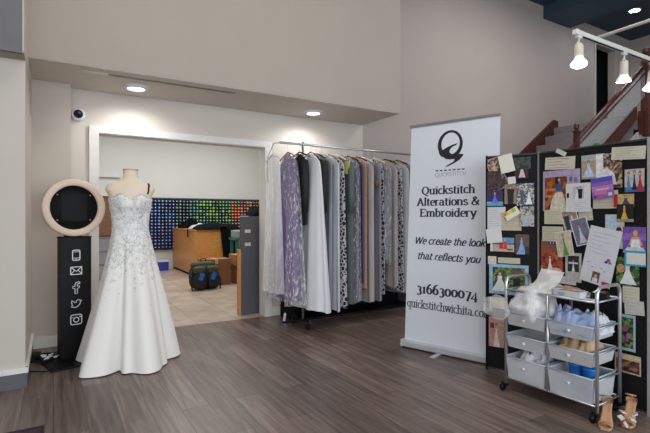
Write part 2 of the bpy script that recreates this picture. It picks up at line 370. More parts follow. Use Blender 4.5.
struct('wall_pier_soffit', MB().b2((-3.5, 3.63, 2.295), (-.172, 4.998, 2.31)), mat('#a39a90', .75))
struct('wall_pier_upper', MB().b2((-3.5, 3.64, 2.31), (-.17, 4.998, 5.05)), WALL)
struct('wall_pier_fascia', MB().b2((-3.5, 3.61, 2.29), (-.18, 3.64, 5.05)), mat('#69686a', .7))
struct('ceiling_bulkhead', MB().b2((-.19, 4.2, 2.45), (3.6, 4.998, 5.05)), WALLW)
struct('ceiling_soffit_board', MB().b2((-.185, 4.205, 2.444), (3.595, 4.995, 2.4495)), mat('#d0c8be', .7, var=.015))  # paler tone stands in for downlight brightness on the underside
struct('ceiling', MB().b2((-3.6, -4, 5.06), (11.0, 5.14, 5.2)), DARKC)
struct('ceiling_beam', MB().b2((7.69, -4, 4.83), (8.52, 4.998, 5.055)), mat('#33495a', .6, var=.05, scale=2))
# back room shell
struct('wall_back_room_far', MB().b2((-1.5, 10.8, 0), (6.5, 10.9, 3.4)), BACKW)
struct('wall_back_room_left', MB().b2((-1.6, 5.14, 0), (-1.5, 10.9, 3.4)), BACKW)
struct('wall_back_room_right', MB().b2((6.5, 5.14, 0), (6.6, 10.9, 3.4)), BACKW)
struct('ceiling_back_room', MB().b2((-1.6, 5.14, 3.4), (6.6, 10.9, 3.5)), BACKW)
struct('wall_half', MB().b2((4.0, .6, 0), (4.25, 1.69, 1.99)), mat('#c9c8c8', .6))
# opening trim
T = MB(); T.b2((.30, 4.97, 0), (.385, 5.0, 2.10)).b2((2.165, 4.97, 0), (2.25, 5.0, 2.10)).b2((.385, 4.97, 2.03), (2.165, 5.0, 2.10))
T.b2((.37, 5.0, 0), (.385, 5.15, 2.03)).b2((2.165, 5.0, 0), (2.18, 5.15, 2.03)).b2((.385, 5.0, 2.025), (2.165, 5.15, 2.04))
struct('trim_1', T, M_trim)
struct('baseboard_panel', MB().b2((-.17, 4.845, 0), (.15, 4.858, .1)), M_trim)
struct('baseboard_back', MB().b2((.15, 4.985, 0), (.30, 4.999, .1)).b2((2.25, 4.985, 0), (4.2, 4.999, .1)), M_trim)
B = MB(); B.b2((-3.5, 3.782, .105), (-.155, 3.8, .145)).b2((-.17, 3.782, .105), (-.152, 4.845, .145))
struct('baseboard_pier', B, M_trim)
struct('baseboard_left', MB().b2((-3.5, 3.788, 0), (-.16, 3.8, .105)).b2((-.17, 3.788, 0), (-.158, 4.845, .105)), mat('#5b5b5f', .5))
struct('trim_2', MB().b2((9.38, 4.98, 2.8), (9.44, 5.0, 4.76)).b2((9.38, 4.98, 4.71), (10.26, 5.0, 4.76)), mat('#b9b7b6', .5))
tag(MB().box((0, 0, 0), (.05, .02, .03), bev=.004).tube([(0, -.01, 0), (0, -.035, -.004)], .006).build('door_stop', M_white), 'small white bracket fixed to the pier baseboard', 'bracket', loc=(-.33, 3.772, .125))
# soffit details
t = thing('linear_vent', 'long narrow slot air vent in the soffit underside', 'vent', (.91, 4.35, 2.444))
MB().b2((-.64, -.035, -.004), (.64, -.018, 0)).b2((-.64, .018, -.004), (.64, .035, 0)).b2((-.66, -.035, -.004), (-.62, .035, 0)).b2((.62, -.035, -.004), (.66, .035, 0)).build('frame', mat('#a9a098', .5), t)
MB().b2((-.62, -.018, -.001), (.62, .018, 0)).build('slot', mat('#1e1c1b', .9), t)
MB().b2((-.62, -.002, -.003), (.62, .002, -.001)).build('blade', mat('#8c847c', .5), t)
MB().b2((-.7, -.03, -.008), (-.5, .03, -.004)).build('cover_plate', mat('#d8d2c8', .5), t)
for i, (x, y) in enumerate(DOWN):
    t = thing('ceiling_downlight', ['round lit downlight in the soffit above the white wedding gown', 'round lit downlight in the soffit above the garment rack'][i], 'light', (x, y, 2.444), group=None)
    MB().lathe([(.118, 0), (.118, -.006), (.095, -.022), (.082, -.026), (.078, -.012), (.078, -.001)], seg=32).build('trim_ring', M_white, t)
    MB().lathe([(0, -.018), (.05, -.017), (.077, -.012)], seg=32).build('diffuser', mat('#ffffff', .5, emit=9), t)
# far downlight in dark ceiling
t = thing('ceiling_downlight', 'small lit downlight in the dark blue ceiling by the beam', 'light', (9.31, 4.22, 5.06))
MB().lathe([(.11, 0), (.11, -.008), (.085, -.012), (.085, -.001)], seg=24).build('trim_ring', M_white, t)
MB().lathe([(0, -.006), (.084, -.006)], seg=24).build('diffuser', mat('#ffffff', .5, emit=9), t)
# dome camera
t = thing('security_camera', 'white dome security camera with black eye on the wall above the gown', 'camera', (.205, 4.998, 2.19))
MB().lathe([(.062, 0), (.062, -.03), (.05, -.045), (.042, -.046)], axis='Y', seg=28).build('housing', M_white, t)
MB().lathe([(.043, -.045), (.040, -.062), (.028, -.078), (0, -.086)], axis='Y', seg=24).build('dome', mat('#101113', .1), t)
MB().lathe([(.014, -.08), (.014, -.09), (0, -.091)], axis='Y', seg=16, c=(.008, 0, .006)).build('lens', mat('#55585e', .15), t)
# ---------------------------------------------------------------- staircase
st = thing('staircase', 'carpeted staircase with cherry wood sides climbing behind the photo boards', 'staircase', (0, 0, 0))
NS = 15; RI = 2.84/NS; TR = .27; XT = 7.94; Y0, Y1 = 3.62, 4.95
for k in range(NS):
    top = RI*(k+1); x0 = XT - TR*(NS-1-k)
    if k < NS-1:
        MB().b2((x0, Y0, max(0, top-RI*2.2)), (x0+TR+.02, Y1, top), bev=.008).build('step', M_carpet, st)
MB().b2((XT, Y0, 2.60), (10.83, 4.98, 2.84), bev=.008).build('landing', M_carpet, st)
sl = RI/TR
def stringer(y0, y1, up, thin=None):
    xa, xb = XT - TR*(NS-1) - .15, XT + .02; za = lambda x: 2.84 + (x - XT)*sl
    p = [(xa, 0), (xa, max(.05, za(xa) + up)), (xb, za(xb) + up), (xb + .12, 2.84 + up), (xb + .12, 2.50), (xb, 2.45), (xa + .5, 0)]
    if thin: p = [(xa, 0), (xa, max(.05, za(xa)+up)), (xb, za(xb)+up), (xb, za(xb)+up-thin), (xa+.35, 0)]
    n = len(p); vs = [(x, y0, z) for x, z in p] + [(x, y1, z) for x, z in p]
    return MB().add(vs, [list(range(n))[::-1], list(range(n, 2*n))] + [[i, (i+1)%n, (i+1)%n+n, i+n] for i in range(n)])
stringer(4.95, 4.99, .14).build('stringer', M_cherry, st)
stringer(3.57, 3.62, .10, .20).build('stringer', M_cherry, st)
MB().b2((XT+.14, 3.55, 2.52), (10.83, 3.615, 2.90)).build('fascia', M_cherry, st)
p = [(XT-TR*13.4, 0), (XT+.1, 0), (10.83, 0), (10.83, 2.56), (XT+.1, 2.56)]
MB().add([(x, 3.60, z) for x, z in p] + [(x, 3.615, z) for x, z in p], [[0,1,2,3,4], [9,8,7,6,5], [0,4,9,5]]).build('side_panel', mat('#b9b5b2', .7), st)
YR = 3.56
def rz(x): return 2.84 + (x-XT)*.70 + .64
def newel(x, zb, zt, r, name_label=None):
    m = MB(); m.b2((x-r, YR-r, zb), (x+r, YR+r, zt-.2), bev=.01); m.b2((x-r*.8, YR-r*.8, zt-.2), (x+r*.8, YR+r*.8, zt-.12))
    m.b2((x-r*1.15, YR-r*1.15, zt-.13), (x+r*1.15, YR+r*1.15, zt-.10), bev=.006)
    m.lathe([(r*.5, zt-.1), (r*.95, zt-.07), (r*1.05, zt-.04), (r*.8, zt-.01), (r*.3, zt), (0, zt+.01)], (x, YR, 0), 20)
    return m.build('newel_post', M_cherry, st)
newel(6.24, 0.9, 2.50, .034); newel(8.25, 2.5, 3.93, .065)
MB().tube([(6.24, YR, rz(6.24)-.02), (8.22, YR, rz(8.2))], .035, 10).build('handrail', M_cherry, st)
MB().tube([(4.35, YR, rz(4.35)-.1), (6.2, YR, rz(6.2)-.06)], .03, 10).build('handrail', M_cherry, st)
MB().tube([(6.3, YR, rz(6.3)-.12), (8.2, YR, rz(8.18)-.12)], .014, 8).build('rail_strip', M_cherry, st)
gm = film_mat((.75, .8, .85, 1), .16, .03, 'glass_infill', 0)
a, b = 6.3, 8.18
MB().add([(a, YR-.004, rz(a)-.50), (b, YR-.004, rz(b)-.50), (b, YR-.004, rz(b)-.04), (a, YR-.004, rz(a)-.04), (a, YR+.004, rz(a)-.50), (b, YR+.004, rz(b)-.50), (b, YR+.004, rz(b)-.04), (a, YR+.004, rz(a)-.04)],
  [[0,1,2,3],[7,6,5,4],[0,4,5,1],[1,5,6,2],[2,6,7,3],[3,7,4,0]]).build('glass_panel', gm, st)
MB().tube([(4.0, 4.90, rz(4.0)+.02), (4.3, 4.90, rz(4.3)+.02)], .02).build('rail_stub', M_cherry, st)
# ---------------------------------------------------------------- track lighting
t = thing('track_light_rail', 'white ceiling track rail with a cross pipe at upper right', 'light track', (4.5, 2.04, 2.67))
m = MB().b2((-.93, -.018, -.018), (2.2, .018, .018), bev=.004); m.build('rail', M_trim, t)
MB().b2((-.92, -.007, -.0195), (2.2, .007, -.0175)).build('slot', M_blackm, t)
MB().b2((-.95, -.021, -.021), (-.91, .021, .021), bev=.005).build('end_cap', M_trim, t)
MB().tube([(-.58, .02, .035), (-.58, -1.6, .035)], .013, 10).build('cross_pipe', M_trim, t)
for px, py in ((-.58, -.8), (1.4, 0)): MB().tube([(px, py, .02), (px, py, 2.39)], .006).build('hanger_rod', M_trim, t)
for i, x in enumerate(TRACKL):
    lab = ['lit white track spotlight nearest the end of the rail', 'lit white track spotlight in the middle of the rail', 'lit white track spotlight at the right edge of the photo'][i]
    t = thing('track_spotlight', lab, 'spotlight', (x+.02, 2.04, 2.652))
    tilt = Matrix.Rotation(math.radians([14, -14, 6][i]), 4, 'Y') @ Matrix.Rotation(math.radians([-8, 8, 4][i]), 4, 'X')
    MB().box((0, 0, -.012), (.06, .03, .024), bev=.004).build('adapter', M_trim, t)
    MB().tube([(0, 0, -.02), (0, 0, -.06)], .008).tube([(-.018, 0, -.06), (-.024, 0, -.10)], .006).tube([(.018, 0, -.06), (.024, 0, -.10)], .006).tube([(-.02, 0, -.06), (.02, 0, -.06)], .007).build('yoke', M_trim, t)
    k = MB().lathe([(0, .0), (.028, 0), (.033, -.015), (.033, -.10), (.037, -.102), (.037, -.112), (.03, -.113)], seg=20).move(Matrix.Translation((0, 0, -.075)) @ tilt); k.build('socket', mat('#d8d0bf', .5), t)
    k = MB().lathe([(.03, -.112), (.034, -.125), (.058, -.165), (.060, -.178)], seg=24).move(Matrix.Translation((0, 0, -.075)) @ tilt); k.build('bulb', mat('#e9ecef', .3, emit=.6), t)
    k = MB().lathe([(.0595, -.179), (.045, -.187), (0, -.190)], seg=24).move(Matrix.Translation((0, 0, -.075)) @ tilt); k.build('bulb_face', mat('#ffffff', .3, emit=14), t)
    d = tilt.to_3x3() @ Vector((0, 0, -.2)); q = Vector((x+.02, 2.04, 2.577)) + d
    light('track_lamp', 'SPOT', q, 30, (1, .96, .92), tilt.to_euler(), .05, spot=130, blend=.8)
# floor mat corner
t = thing('floor_mat', 'dark purple entrance mat corner at the bottom left', 'mat', (-.5, 2.6, 0))
MB().b2((-.44, -.40, 0), (.44, .42, .008), bev=.003).build('pile', mat('#3a2431', .95, var=.2, scale=80, bump=.5), t)
MB().b2((-.455, -.42, 0), (.455, .44, .005)).build('border', mat('#1c171b', .8), t)
# ================================================================ BACK ROOM
wd = wood_mat('#b5783a', '#c98f4e', .4, (2, 2, 12))
t = thing('work_counter', 'orange-brown wooden work counter in the back room', 'counter', (2.37, 8.89, 0))
MB().b2((0, 0, .05), (1.05, 1.88, .91)).build('body', wd, t)
MB().b2((-.015, -.015, .91), (1.07, 1.895, .935), bev=.004).build('top', wood_mat('#a96f36', '#bd8445', .4), t)
MB().b2((.02, .02, .0), (1.02, 1.86, .05)).build('plinth', M_blackm, t)
# things on the counter
def heap(wx, wy, h, seed, nx=26, ny=22, fold=9, sq=.9):
    """a loose heap of cloth, closed underneath"""
    rows = []
    for i in range(nx+1):
        r = []
        for j in range(ny+1):
            u, v = 2*i/nx-1, 2*j/ny-1; e = max(0, 1-abs(u)**2.6)**.5 * max(0, 1-abs(v)**2.6)**.5
            k = noise.noise(Vector((u*2.2+seed, v*2.2, seed*.7))); k2 = 1-abs(noise.noise(Vector((u*fold*.4+seed, v*fold*.4+k*2, seed))))*2
            x = u*wx/2*(1+.12*noise.noise(Vector((v*2, seed, 3)))); y = v*wy/2*(1+.12*noise.noise(Vector((u*2, seed, 9))))
            r.append((x, y, h*e*(.62+.3*k+.28*k2) + .002))
        rows.append(r)
    m = MB().grid(rows); n = len(m.v)
    m.add([(p[0], p[1], 0) for p in m.v], [f[::-1] for f in m.f[:]], 0, True)
    ring = [i*(ny+1) for i in range(nx+1)] + [nx*(ny+1)+j for j in range(1, ny+1)] + [i*(ny+1)+ny for i in range(nx-1, -1, -1)] + [j for j in range(ny-1, 0, -1)]
    for a_, b_ in zip(ring, ring[1:]+ring[:1]): m.f.append([a_, b_, b_+n, a_+n]); m.mi.append(0); m.sm.append(True)
    return m
blk = mat('#08090b', .9, spec=.15)
t = thing('black_jacket', 'black jacket draped over the near end of the wooden counter', 'jacket', (2.88, 9.1, .936))
heap(.95, .5, .14, 4).build('body', blk, t)
m = MB(); rows = []
for i in range(14):
    z = .07 - i*.052 if i > 1 else .06; rows.append([(.13+.14*math.sin(k/12*2*PI)*(1+.03*i) + .01*i, -.25 - .035*math.cos(k/12*2*PI)*(1 if i>1 else .5), z) for k in range(12)])
m.grid(rows, close=True); m.add([rows[-1][k] for k in range(12)], [list(range(12))]); m.build('sleeve', blk, t)
tag(heap(.5, .35, .12, 9).build('folded_garment', mat('#c9ccd4', .8)), 'white and grey folded garment lying on the wooden counter', 'garment', loc=(2.75, 9.75, .936))
tag(heap(.45, .4, .2, 12).build('dark_cloth', blk), 'dark bunched cloth at the left end of the counter', 'cloth', loc=(2.66, 10.4, .936))
tag(heap(.14, .14, .06, 17, 10, 10).build('red_cloth', mat('#b3202a', .8)), 'small red cloth beside the black jacket on the counter', 'cloth', loc=(3.3, 9.48, .936))
t = thing('belt', 'black strap hanging over the counter corner', 'strap', (2.365, 9.3, .936))
MB().b2((-.03, -.02, -.14), (-.018, .03, .006)).b2((-.03, -.02, .0), (.1, .03, .006)).build('band', M_black, t)
MB().b2((-.034, -.022, -.155), (-.016, .032, -.135), bev=.003).build('tip', M_blackm, t)
# backpack
t = thing('olive_backpack', 'black and olive backpack with two blue tags on the tile floor', 'backpack', (2.12, 7.42, 0), .15)
def puff(dx, dy, dz, n=3.2, seg=28, rows=14, base=0):
    rr = []
    for i in range(rows+1):
        f = -PI/2 + PI*i/rows; r = []
        for k in range(seg):
            a = 2*PI*k/seg; s_ = lambda v, e: math.copysign(abs(v)**e, v); e = 2/n
            cf = abs(math.cos(f))**e; r.append((dx/2*cf*s_(math.cos(a), e), dy/2*cf*s_(math.sin(a), e), base+dz/2+dz/2*s_(math.sin(f), e)))
        rr.append(r)
    return MB().grid(rr, close=True)
pk = mat('#1b1c1c', .7, bump=.3); ol = mat('#45462f', .8, bump=.3)
puff(.46, .26, .42).build('body', pk, t)
for sx in (-1, 1):
    puff(.2, .1, .26).move(Matrix.Translation((sx*.115, -.14, .02))).build('pocket', pk, t)
    puff(.2, .12, .12).move(Matrix.Translation((sx*.11, -.11, .27))).build('flap', ol, t)
    tg = MB().box((0, 0, 0), (.075, .006, .12), bev=.002, M=Matrix.Rotation(.35, 4, 'Y')).move(Matrix.Translation((sx*.105-.01, -.2, .23))).build('luggage_tag', mat('#2b5fc0', .5), t)
puff(.4, .2, .12).move(Matrix.Translation((0, .02, .34))).build('lid', ol, t)
MB().tube([(-.05, 0, .44), (-.04, 0, .5), (.04, 0, .5), (.05, 0, .44)], .01).build('handle', pk, t)
for sx in (-1, 1): MB().tube([(sx*.22, -.05, .33), (sx*.26, -.1, .15), (sx*.24, -.14, .0)], .012).build('strap', pk, t)
def carton(label, loc, d, rz_, col='#9a6b45', tape=True):
    t = thing('cardboard_box', label, 'box', loc, rz_)
    MB().box((0, 0, d[2]/2), d, bev=.004).build('carton', mat(col, .8), t)
    if tape: MB().box((0, 0, d[2]+.0005), (.05, d[1], .001)).box((0, -d[1]/2-.0005, d[2]-.04), (.05, .001, .08)).build('tape', mat('#c4a67c', .4), t)
    MB().box((-d[0]*.3, -d[1]/2-.001, d[2]*.62), (.09, .002, .08)).build('label', mat('#d9d6cf', .6), t)
carton('lower brown cardboard box right of the backpack', (2.98, 7.75, 0), (.42, .38, .33), .05, '#8d5f3d')
carton('upper brown cardboard box stacked on the lower one', (2.96, 7.75, .331), (.44, .38, .19), 0)
carton('brown carton standing behind the backpack', (2.42, 7.80, 0), (.5, .3, .46), .0, '#8a5a3c')
t = thing('storage_tub', 'small blue and white tub on the floor at the counter\'s far left', 'tub', (2.08, 10.45, 0))
MB().box((0, 0, .1), (.22, .22, .2), bev=.01).build('tub', mat('#2f3a9c', .5), t)
MB().box((0, 0, .21), (.24, .24, .03), bev=.006).build('lid', mat('#c8cbe0', .5), t)
t = thing('teal_stand', 'teal green machine stand behind the boxes', 'stand', (3.18, 8.45, 0))
teal = mat('#1f6a5e', .5)
for sx in (-1, 1):
    for sy in (-1, 1): MB().b2((sx*.15-.025, sy*.15-.025, 0), (sx*.15+.025, sy*.15+.025, .74)).build('leg', teal, t)
MB().b2((-.2, -.2, .74), (.2, .2, .78), bev=.005).build('top', teal, t)
MB().b2((-.17, -.17, .78), (.15, .17, .93), bev=.02).build('machine', mat('#7d8f8c', .5), t)
# grey filing cabinet beside the jamb
t = thing('partition_panel', 'dark grey partition panel with an orange wood edge just inside the opening', 'partition', (1.95, 5.2, 0))
MB().b2((.0, .0, .0), (.5, .06, 1.2), bev=.004).build('body', mat('#515055', .6, var=.04), t)
MB().b2((-.032, -.0, .0), (-.001, .06, .80), bev=.002).build('edge_strip', wd, t, label='orange wooden edge strip')
for z in (.86, 1.02): MB().b2((.045, -.006, z-.02), (.12, 0, z+.02), bev=.002).build('label_holder', mat('#c9c2b4', .5), t)
t = thing('papers_shelf', 'white stack of trays beyond the grey partition panel', 'tray rack', (2.70, 6.9, 0))
MB().b2((0, 0, 0), (.5, .36, 1.0), bev=.004).build('cabinet', mat('#8b8c8e', .5), t)
for k in range(3): MB().b2((.0, .0, 1.01+k*.07), (.48, .35, 1.02+k*.07)).b2((.0, .0, 1.01+k*.07), (.48, .01, 1.045+k*.07)).b2((.0, 0, 1.0), (.01, .35, 1.07+k*.07)).build('tray', mat('#c6c8ca', .5), t)
tag(heap(.36, .36, .22, 21).build('black_cloth', blk), 'black cloth heaped on the white trays beyond the grey panel', 'cloth', loc=(2.96, 7.08, 1.171))
# left side of the back room: brown board, grey shelf cabinet
t = thing('pinboard', 'brown wooden board leaning behind the gown in the back room', 'board', (.62, 6.6, .95))
MB().b2((-.3, 0, 0), (.45, .03, .50)).build('panel', wood_mat('#8a5a36', '#a06d44', .5), t)
MB().b2((-.32, -.01, -.02), (.47, .035, .0)).b2((-.32, -.01, .5), (.47, .035, .52)).b2((-.32, -.01, -.02), (-.30, .035, .52)).b2((.45, -.01, -.02), (.47, .035, .52)).build('frame', mat('#6a4428', .5), t)
t = thing('grey_drawer_unit', 'grey drawer unit in the back room seen between kiosk and gown', 'drawer unit', (.62, 6.55, 0))
MB().b2((-.35, 0, 0), (.5, .45, .93), bev=.005).build('body', mat('#8b8e93', .5), t)
for k in range(5):
    f_ = MB().b2((-.33, -.015, .05+k*.175), (.48, .0, .20+k*.175), bev=.003).build('drawer', mat('#a7aaad', .5), t)
    MB().tube([(.03, -.035, .13+k*.175), (.12, -.035, .13+k*.175)], .006).tube([(.03, -.035, .13+k*.175), (.03, -.012, .13+k*.175)], .005).tube([(.12, -.035, .13+k*.175), (.12, -.012, .13+k*.175)], .005).build('handle', M_blackm, f_)
tag(MB().b2((-.5, 10.74, 2.05), (1.25, 10.8, 2.1)).build('wall_ledge', BACKW), 'pale ledge high on the back room wall, left side', 'ledge')
# thread rack
t = thing('thread_rack', 'long wall rack holding rows of coloured thread in the back room', 'rack', (0, 10.79, 0))
MB().b2((1.45, -.03, .46), (4.75, 0, 1.60)).build('board', mat('#23262b', .7), t)
MB().b2((1.45, -.05, 1.6), (4.75, 0, 1.63)).b2((1.45, -.05, .43), (4.75, 0, .46)).build('rail', mat('#3a3d42', .6), t)
cols = {'navy': '#1b2a66', 'blue': '#2c58a8', 'teal': '#12707a', 'dark green': '#14442c', 'green': '#2c8a3a', 'lime': '#7fb42c', 'orange': '#e0522a', 'red': '#a8202c', 'brown': '#7a4b2e', 'tan': '#b98a5c', 'black': '#15161a', 'purple': '#4a3c8c'}
sp = {}
for k, c in cols.items():
    m = MB().lathe([(.012, -.0), (.031, -.005), (.029, -.06), (.012, -.064)], axis='Y', seg=10).lathe([(.012, -.064), (.011, -.074), (0, -.074)], axis='Y', seg=8, mi=1)
    me = m.build('thread_spool', [mat(c, .45), mat('#e3e7ec', .4)]); sp[k] = me; C.objects.unlink(me)
random.seed(5); cnt = 0; rest = MB(); rc = list(cols.keys())
for row in range(15):
    for col in range(41):
        x = 1.50 + col*.079; z = 1.55 - row*.075; f_ = (x-1.5)/3.2; q = random.random()
        if f_ < .28: k = 'navy' if q < .4 else 'blue' if q < .75 else 'purple' if q < .85 else 'teal'
        elif f_ < .42: k = 'teal' if q < .4 else 'black' if q < .7 else 'dark green'
        elif f_ < .70: k = 'green' if q < .35 else 'dark green' if q < .7 else 'lime' if q < .85 else 'teal'
        elif f_ < .79: k = 'orange' if (row < 6 and q < .8) else 'red' if q < .6 else 'green'
        else: k = 'brown' if q < .5 else 'tan' if q < .75 else 'black' if q < .9 else 'red'
        vis = (x > 1.72 and x < 4.35) and (row < 9 or (x < 2.35 and row < 14))
        if vis and cnt < 300:
            o = bpy.data.objects.new('thread_spool', sp[k].data); C.objects.link(o); o.location = (x, 10.758, z); cnt += 1
            tag(o, k + ' thread spool on the back room wall rack', 'thread spool', k + ' thread spools on the wall rack')
        else:
            rest.lathe([(.012, 0), (.03, -.005), (.029, -.06), (.012, -.064)], (x, 10.758, z), axis='Y', seg=8, mi=rc.index(k)).lathe([(.011, -.064), (.011, -.074), (0, -.074)], (x, 10.758, z), axis='Y', seg=6, mi=len(rc))
o = rest.build('thread_spools', [mat(cols[k], .45) for k in rc] + [mat('#c9cdd2', .4)]); tag(o, 'remaining spools of coloured thread on the back room wall rack', 'thread spools'); o['kind'] = 'stuff'
# ================================================================ PHOTO BOOTH KIOSK
t = thing('selfie_kiosk', 'black selfie kiosk post with a round cream ring light and dark tablet', 'kiosk', (.14, 4.365, 0), math.radians(13.3))
m = MB(); m.box((0, 0, .006), (.46, .56, .012), bev=.005); m.build('base_plate', M_black, t)
post = MB().b2((-.105, -.05, .012), (.13, .05, 1.03), bev=.003).build('post', M_black, t)
MB().b2((-.109, -.054, 1.022), (.134, .054, 1.032), bev=.002).b2((-.06, -.03, 1.03), (.06, .03, 1.06)).build('neck_bracket', M_blackm, t)
Y = -.0515; LW = .0065
def st_(pts, w=LW): ribbon(ic, [(x + st_.x, z + st_.z) for x, z in pts], w, w, 0, Y)
def rr(w, h, r=.01):
    p = []
    for cx, cz, a in ((w-r, h-r, 0), (-w+r, h-r, 90), (-w+r, -h+r, 180), (w-r, -h+r, 270)): p += arc(cx, cz, r, r, a, a+90, 4)
    return p + [p[0]]
st_.x = .012
ic = MB(); st_.z = .875; st_(rr(.028, .042)); st_([(-.028, .028), (.028, .028)], .004); st_([(-.028, -.024), (.028, -.024)], .004); st_([(-.004, -.034), (.004, -.034)], .005); ic.build('printed_icon', mat('#e2e4e8', .5, var=0), post, label='white outline phone')
ic = MB(); st_.z = .745; st_(rr(.042, .031, .003)); st_([(-.042, .031), (0, -.006), (.042, .031)]); st_([(-.042, -.031), (-.013, .005)], .005); st_([(.042, -.031), (.013, .005)], .005); ic.build('printed_icon', mat('#e2e4e8', .5, var=0), post, label='white outline envelope')
ic = MB(); st_.z = .600; st_([(-.010, -.048), (-.010, -.002), (-.026, -.002), (-.026, .014), (-.010, .014), (-.010, .028), (-.003, .044), (.012, .049), (.027, .049), (.027, .034), (.014, .034), (.008, .027), (.008, .014), (.026, .014), (.022, -.002), (.008, -.002), (.008, -.048), (-.010, -.048)], .0055); ic.build('printed_icon', mat('#e2e4e8', .5, var=0), post, label='white outline letter f')
ic = MB(); st_.z = .468; st_([(-.040, -.022), (-.018, -.030), (.006, -.028), (.026, -.010), (.032, .012), (.042, .024), (.028, .026), (.016, .032), (.002, .024), (.0, .010), (-.016, .014), (-.034, .030), (-.036, .010), (-.030, -.002), (-.036, -.004), (-.026, -.014), (-.040, -.022)], .0055); ic.build('printed_icon', mat('#e2e4e8', .5, var=0), post, label='white outline bird')
ic = MB(); st_.z = .335; st_(rr(.042, .040, .014)); st_(disc(0, -.002, .020) + [(.020, -.002)]); st_([(.026, .024), (.032, .024)], .007); st_([(-.042, .018), (-.02, .018)], .004); st_([(.02, .018), (.042, .018)], .004); ic.build('printed_icon', mat('#e2e4e8', .5, var=0), post, label='white outline camera')
ring = MB().lathe([(.185, -.02), (.185, -.060), (.192, -.066), (.232, -.066), (.240, -.058), (.240, -.015), (.185, -.015)], (0, 0, 1.275), 56, axis='Y').build('ring_light', mat('#d9c4b2', .5, var=.02), t)
face = MB().lathe([(0, -.035), (.186, -.035), (.186, -.018), (0, -.018)], (0, 0, 1.275), 48, axis='Y').build('face_plate', mat('#0d0e12', .6, spec=.25), t)
MB().b2((-.10, -.045, 1.16), (.10, -.035, 1.39), bev=.004).build('tablet', mat('#07080c', .5, spec=.2), t)
MB().b2((-.085, -.0465, 1.175), (.085, -.045, 1.375)).build('screen', mat('#06080f', .5, spec=.2), t)
m = MB()
for sx in (-1, 1):
    for sz in (-1, 1): m.lathe([(.006, -.035), (.006, -.040), (0, -.041)], (sx*.125, 0, 1.275+sz*.105), 10, axis='Y')
m.build('screws', M_chrome, face)
MB().b2((-.02, .0, 1.03), (.02, .03, 1.28)).build('backing_arm', M_blackm, t)
# cords and small white pieces standing in for reflections on the adapter
t = thing('power_cord', 'tangled black power cord on the floor left of the kiosk post', 'cord', (-.06, 4.42, .013))
random.seed(3); pts = []
for i in range(60):
    a = i*.55; r = .05 + .03*math.sin(i*.37); pts.append((r*math.cos(a)*1.3 + .02*math.sin(i*.21) - .02, r*math.sin(a)*1.5 + .03*math.sin(i*.3), .006 + .012*abs(math.sin(i*.9))))
MB().tube(pts, .0045, 6).build('cable', M_blackm, t)
MB().b2((-.10, .06, 0), (-.03, .16, .03), bev=.006).build('adapter', M_black, t)
MB().tube([(-.1, .08, .01), (-.13, .0, -.008), (-.12, -.15, -.008), (-.09, -.28, -.008), (.02, -.34, -.008)], .004, 6).build('loose_end', M_blackm, t)
t = thing('adapter_glints', 'small solid pieces shaped as white clips on the kiosk base', 'glints', (-.03, 4.36, .04))
random.seed(8); m = MB()
for i in range(16): m.box((random.uniform(-.055, .055), random.uniform(-.06, .06), random.uniform(0, .012)), (.028, .012, .006), rz=random.uniform(0, 3), bev=.001, M=Matrix.Rotation(random.uniform(-.5, .5), 4, 'X'))
m.build('glints', mat('#c9ced6', .25), t)
# ================================================================ DRESS FORM AND GOWN
GX, GY, GR = .55, 4.05, -.12
ST = [(.86, .165, .125), (.98, .160, .122), (1.11, .134, .102), (1.20, .142, .108), (1.29, .158, .118), (1.37, .167, .113), (1.42, .190, .098), (1.455, .186, .078), (1.475, .150, .066), (1.492, .098, .058), (1.51, .066, .056), (1.55, .058, .055), (1.585, .056, .055)]
def interp(tab, z, lin_=False):
    if z <= tab[0][0]: return tab[0][1:]
    for a, b in zip(tab, tab[1:]):
        if z <= b[0]:
            k = (z - a[0])/(b[0]-a[0]); k = k if lin_ else k*k*(3-2*k); return [a[i] + (b[i]-a[i])*k for i in (1, 2)]
    return tab[-1][1:]
def body(th, z, off=0):
    a, b = interp(ST, z); x, y = (a+off)*math.cos(th), (b+off)*math.sin(th)
    g = 0
    for sx in (-1, 1):
        d = ((x - sx*.075)/.062)**2 + ((z - 1.315)/.062)**2; g += math.exp(-d)
    if math.sin(th) < 0: y -= .038*g*(-math.sin(th))
    return x, y, z
t = thing('dress_form', 'cream dress form torso on a stand wearing the white gown', 'mannequin', (GX, GY, 0), GR)
cream = mat('#ddd0ba', .75, var=.03)
NT = 48
zs = [.86+i*(1.585-.86)/44 for i in range(45)]
MB().grid([[body(2*PI*k/NT, z) for k in range(NT)] for z in zs], close=True).add([body(2*PI*k/NT, .86) for k in range(NT)], [list(range(NT))]).build('torso', cream, t)
MB().lathe([(0, 1.583), (.060, 1.583), (.060, 1.592), (.055, 1.597), (0, 1.598)], seg=32).build('neck_cap', mat('#c7b292', .5), t)
MB().tube([(0, 0, .02), (0, 0, .88)], .014, 12).build('pole', M_black, t)
MB().lathe([(.18, 0), (.18, .012), (.02, .025), (.02, .06), (0, .06)], seg=32).build('stand_base', M_black, t)
t = thing('wedding_gown', 'strapless white wedding gown with blue-grey embroidered bodice on the dress form', 'gown', (GX, GY, 0), GR)
def ztop(th):
    s_ = -math.sin(th)
    if s_ > 0:
        x = .18*math.cos(th); return 1.355 + .042*math.exp(-((abs(x)-.078)/.05)**2) - .012*math.exp(-(x/.02)**2) - .01
    return 1.345 - .05*(-s_)
NG = 96
rows = []
for i in range(20):
    f = i/19; rows.append([body(2*PI*k/NG, 1.095 + (ztop(2*PI*k/NG) - 1.095)*f, .007 - .003*f) for k in range(NG)])
rows.append([body(2*PI*k/NG, ztop(2*PI*k/NG) - .004, .0005) for k in range(NG)])
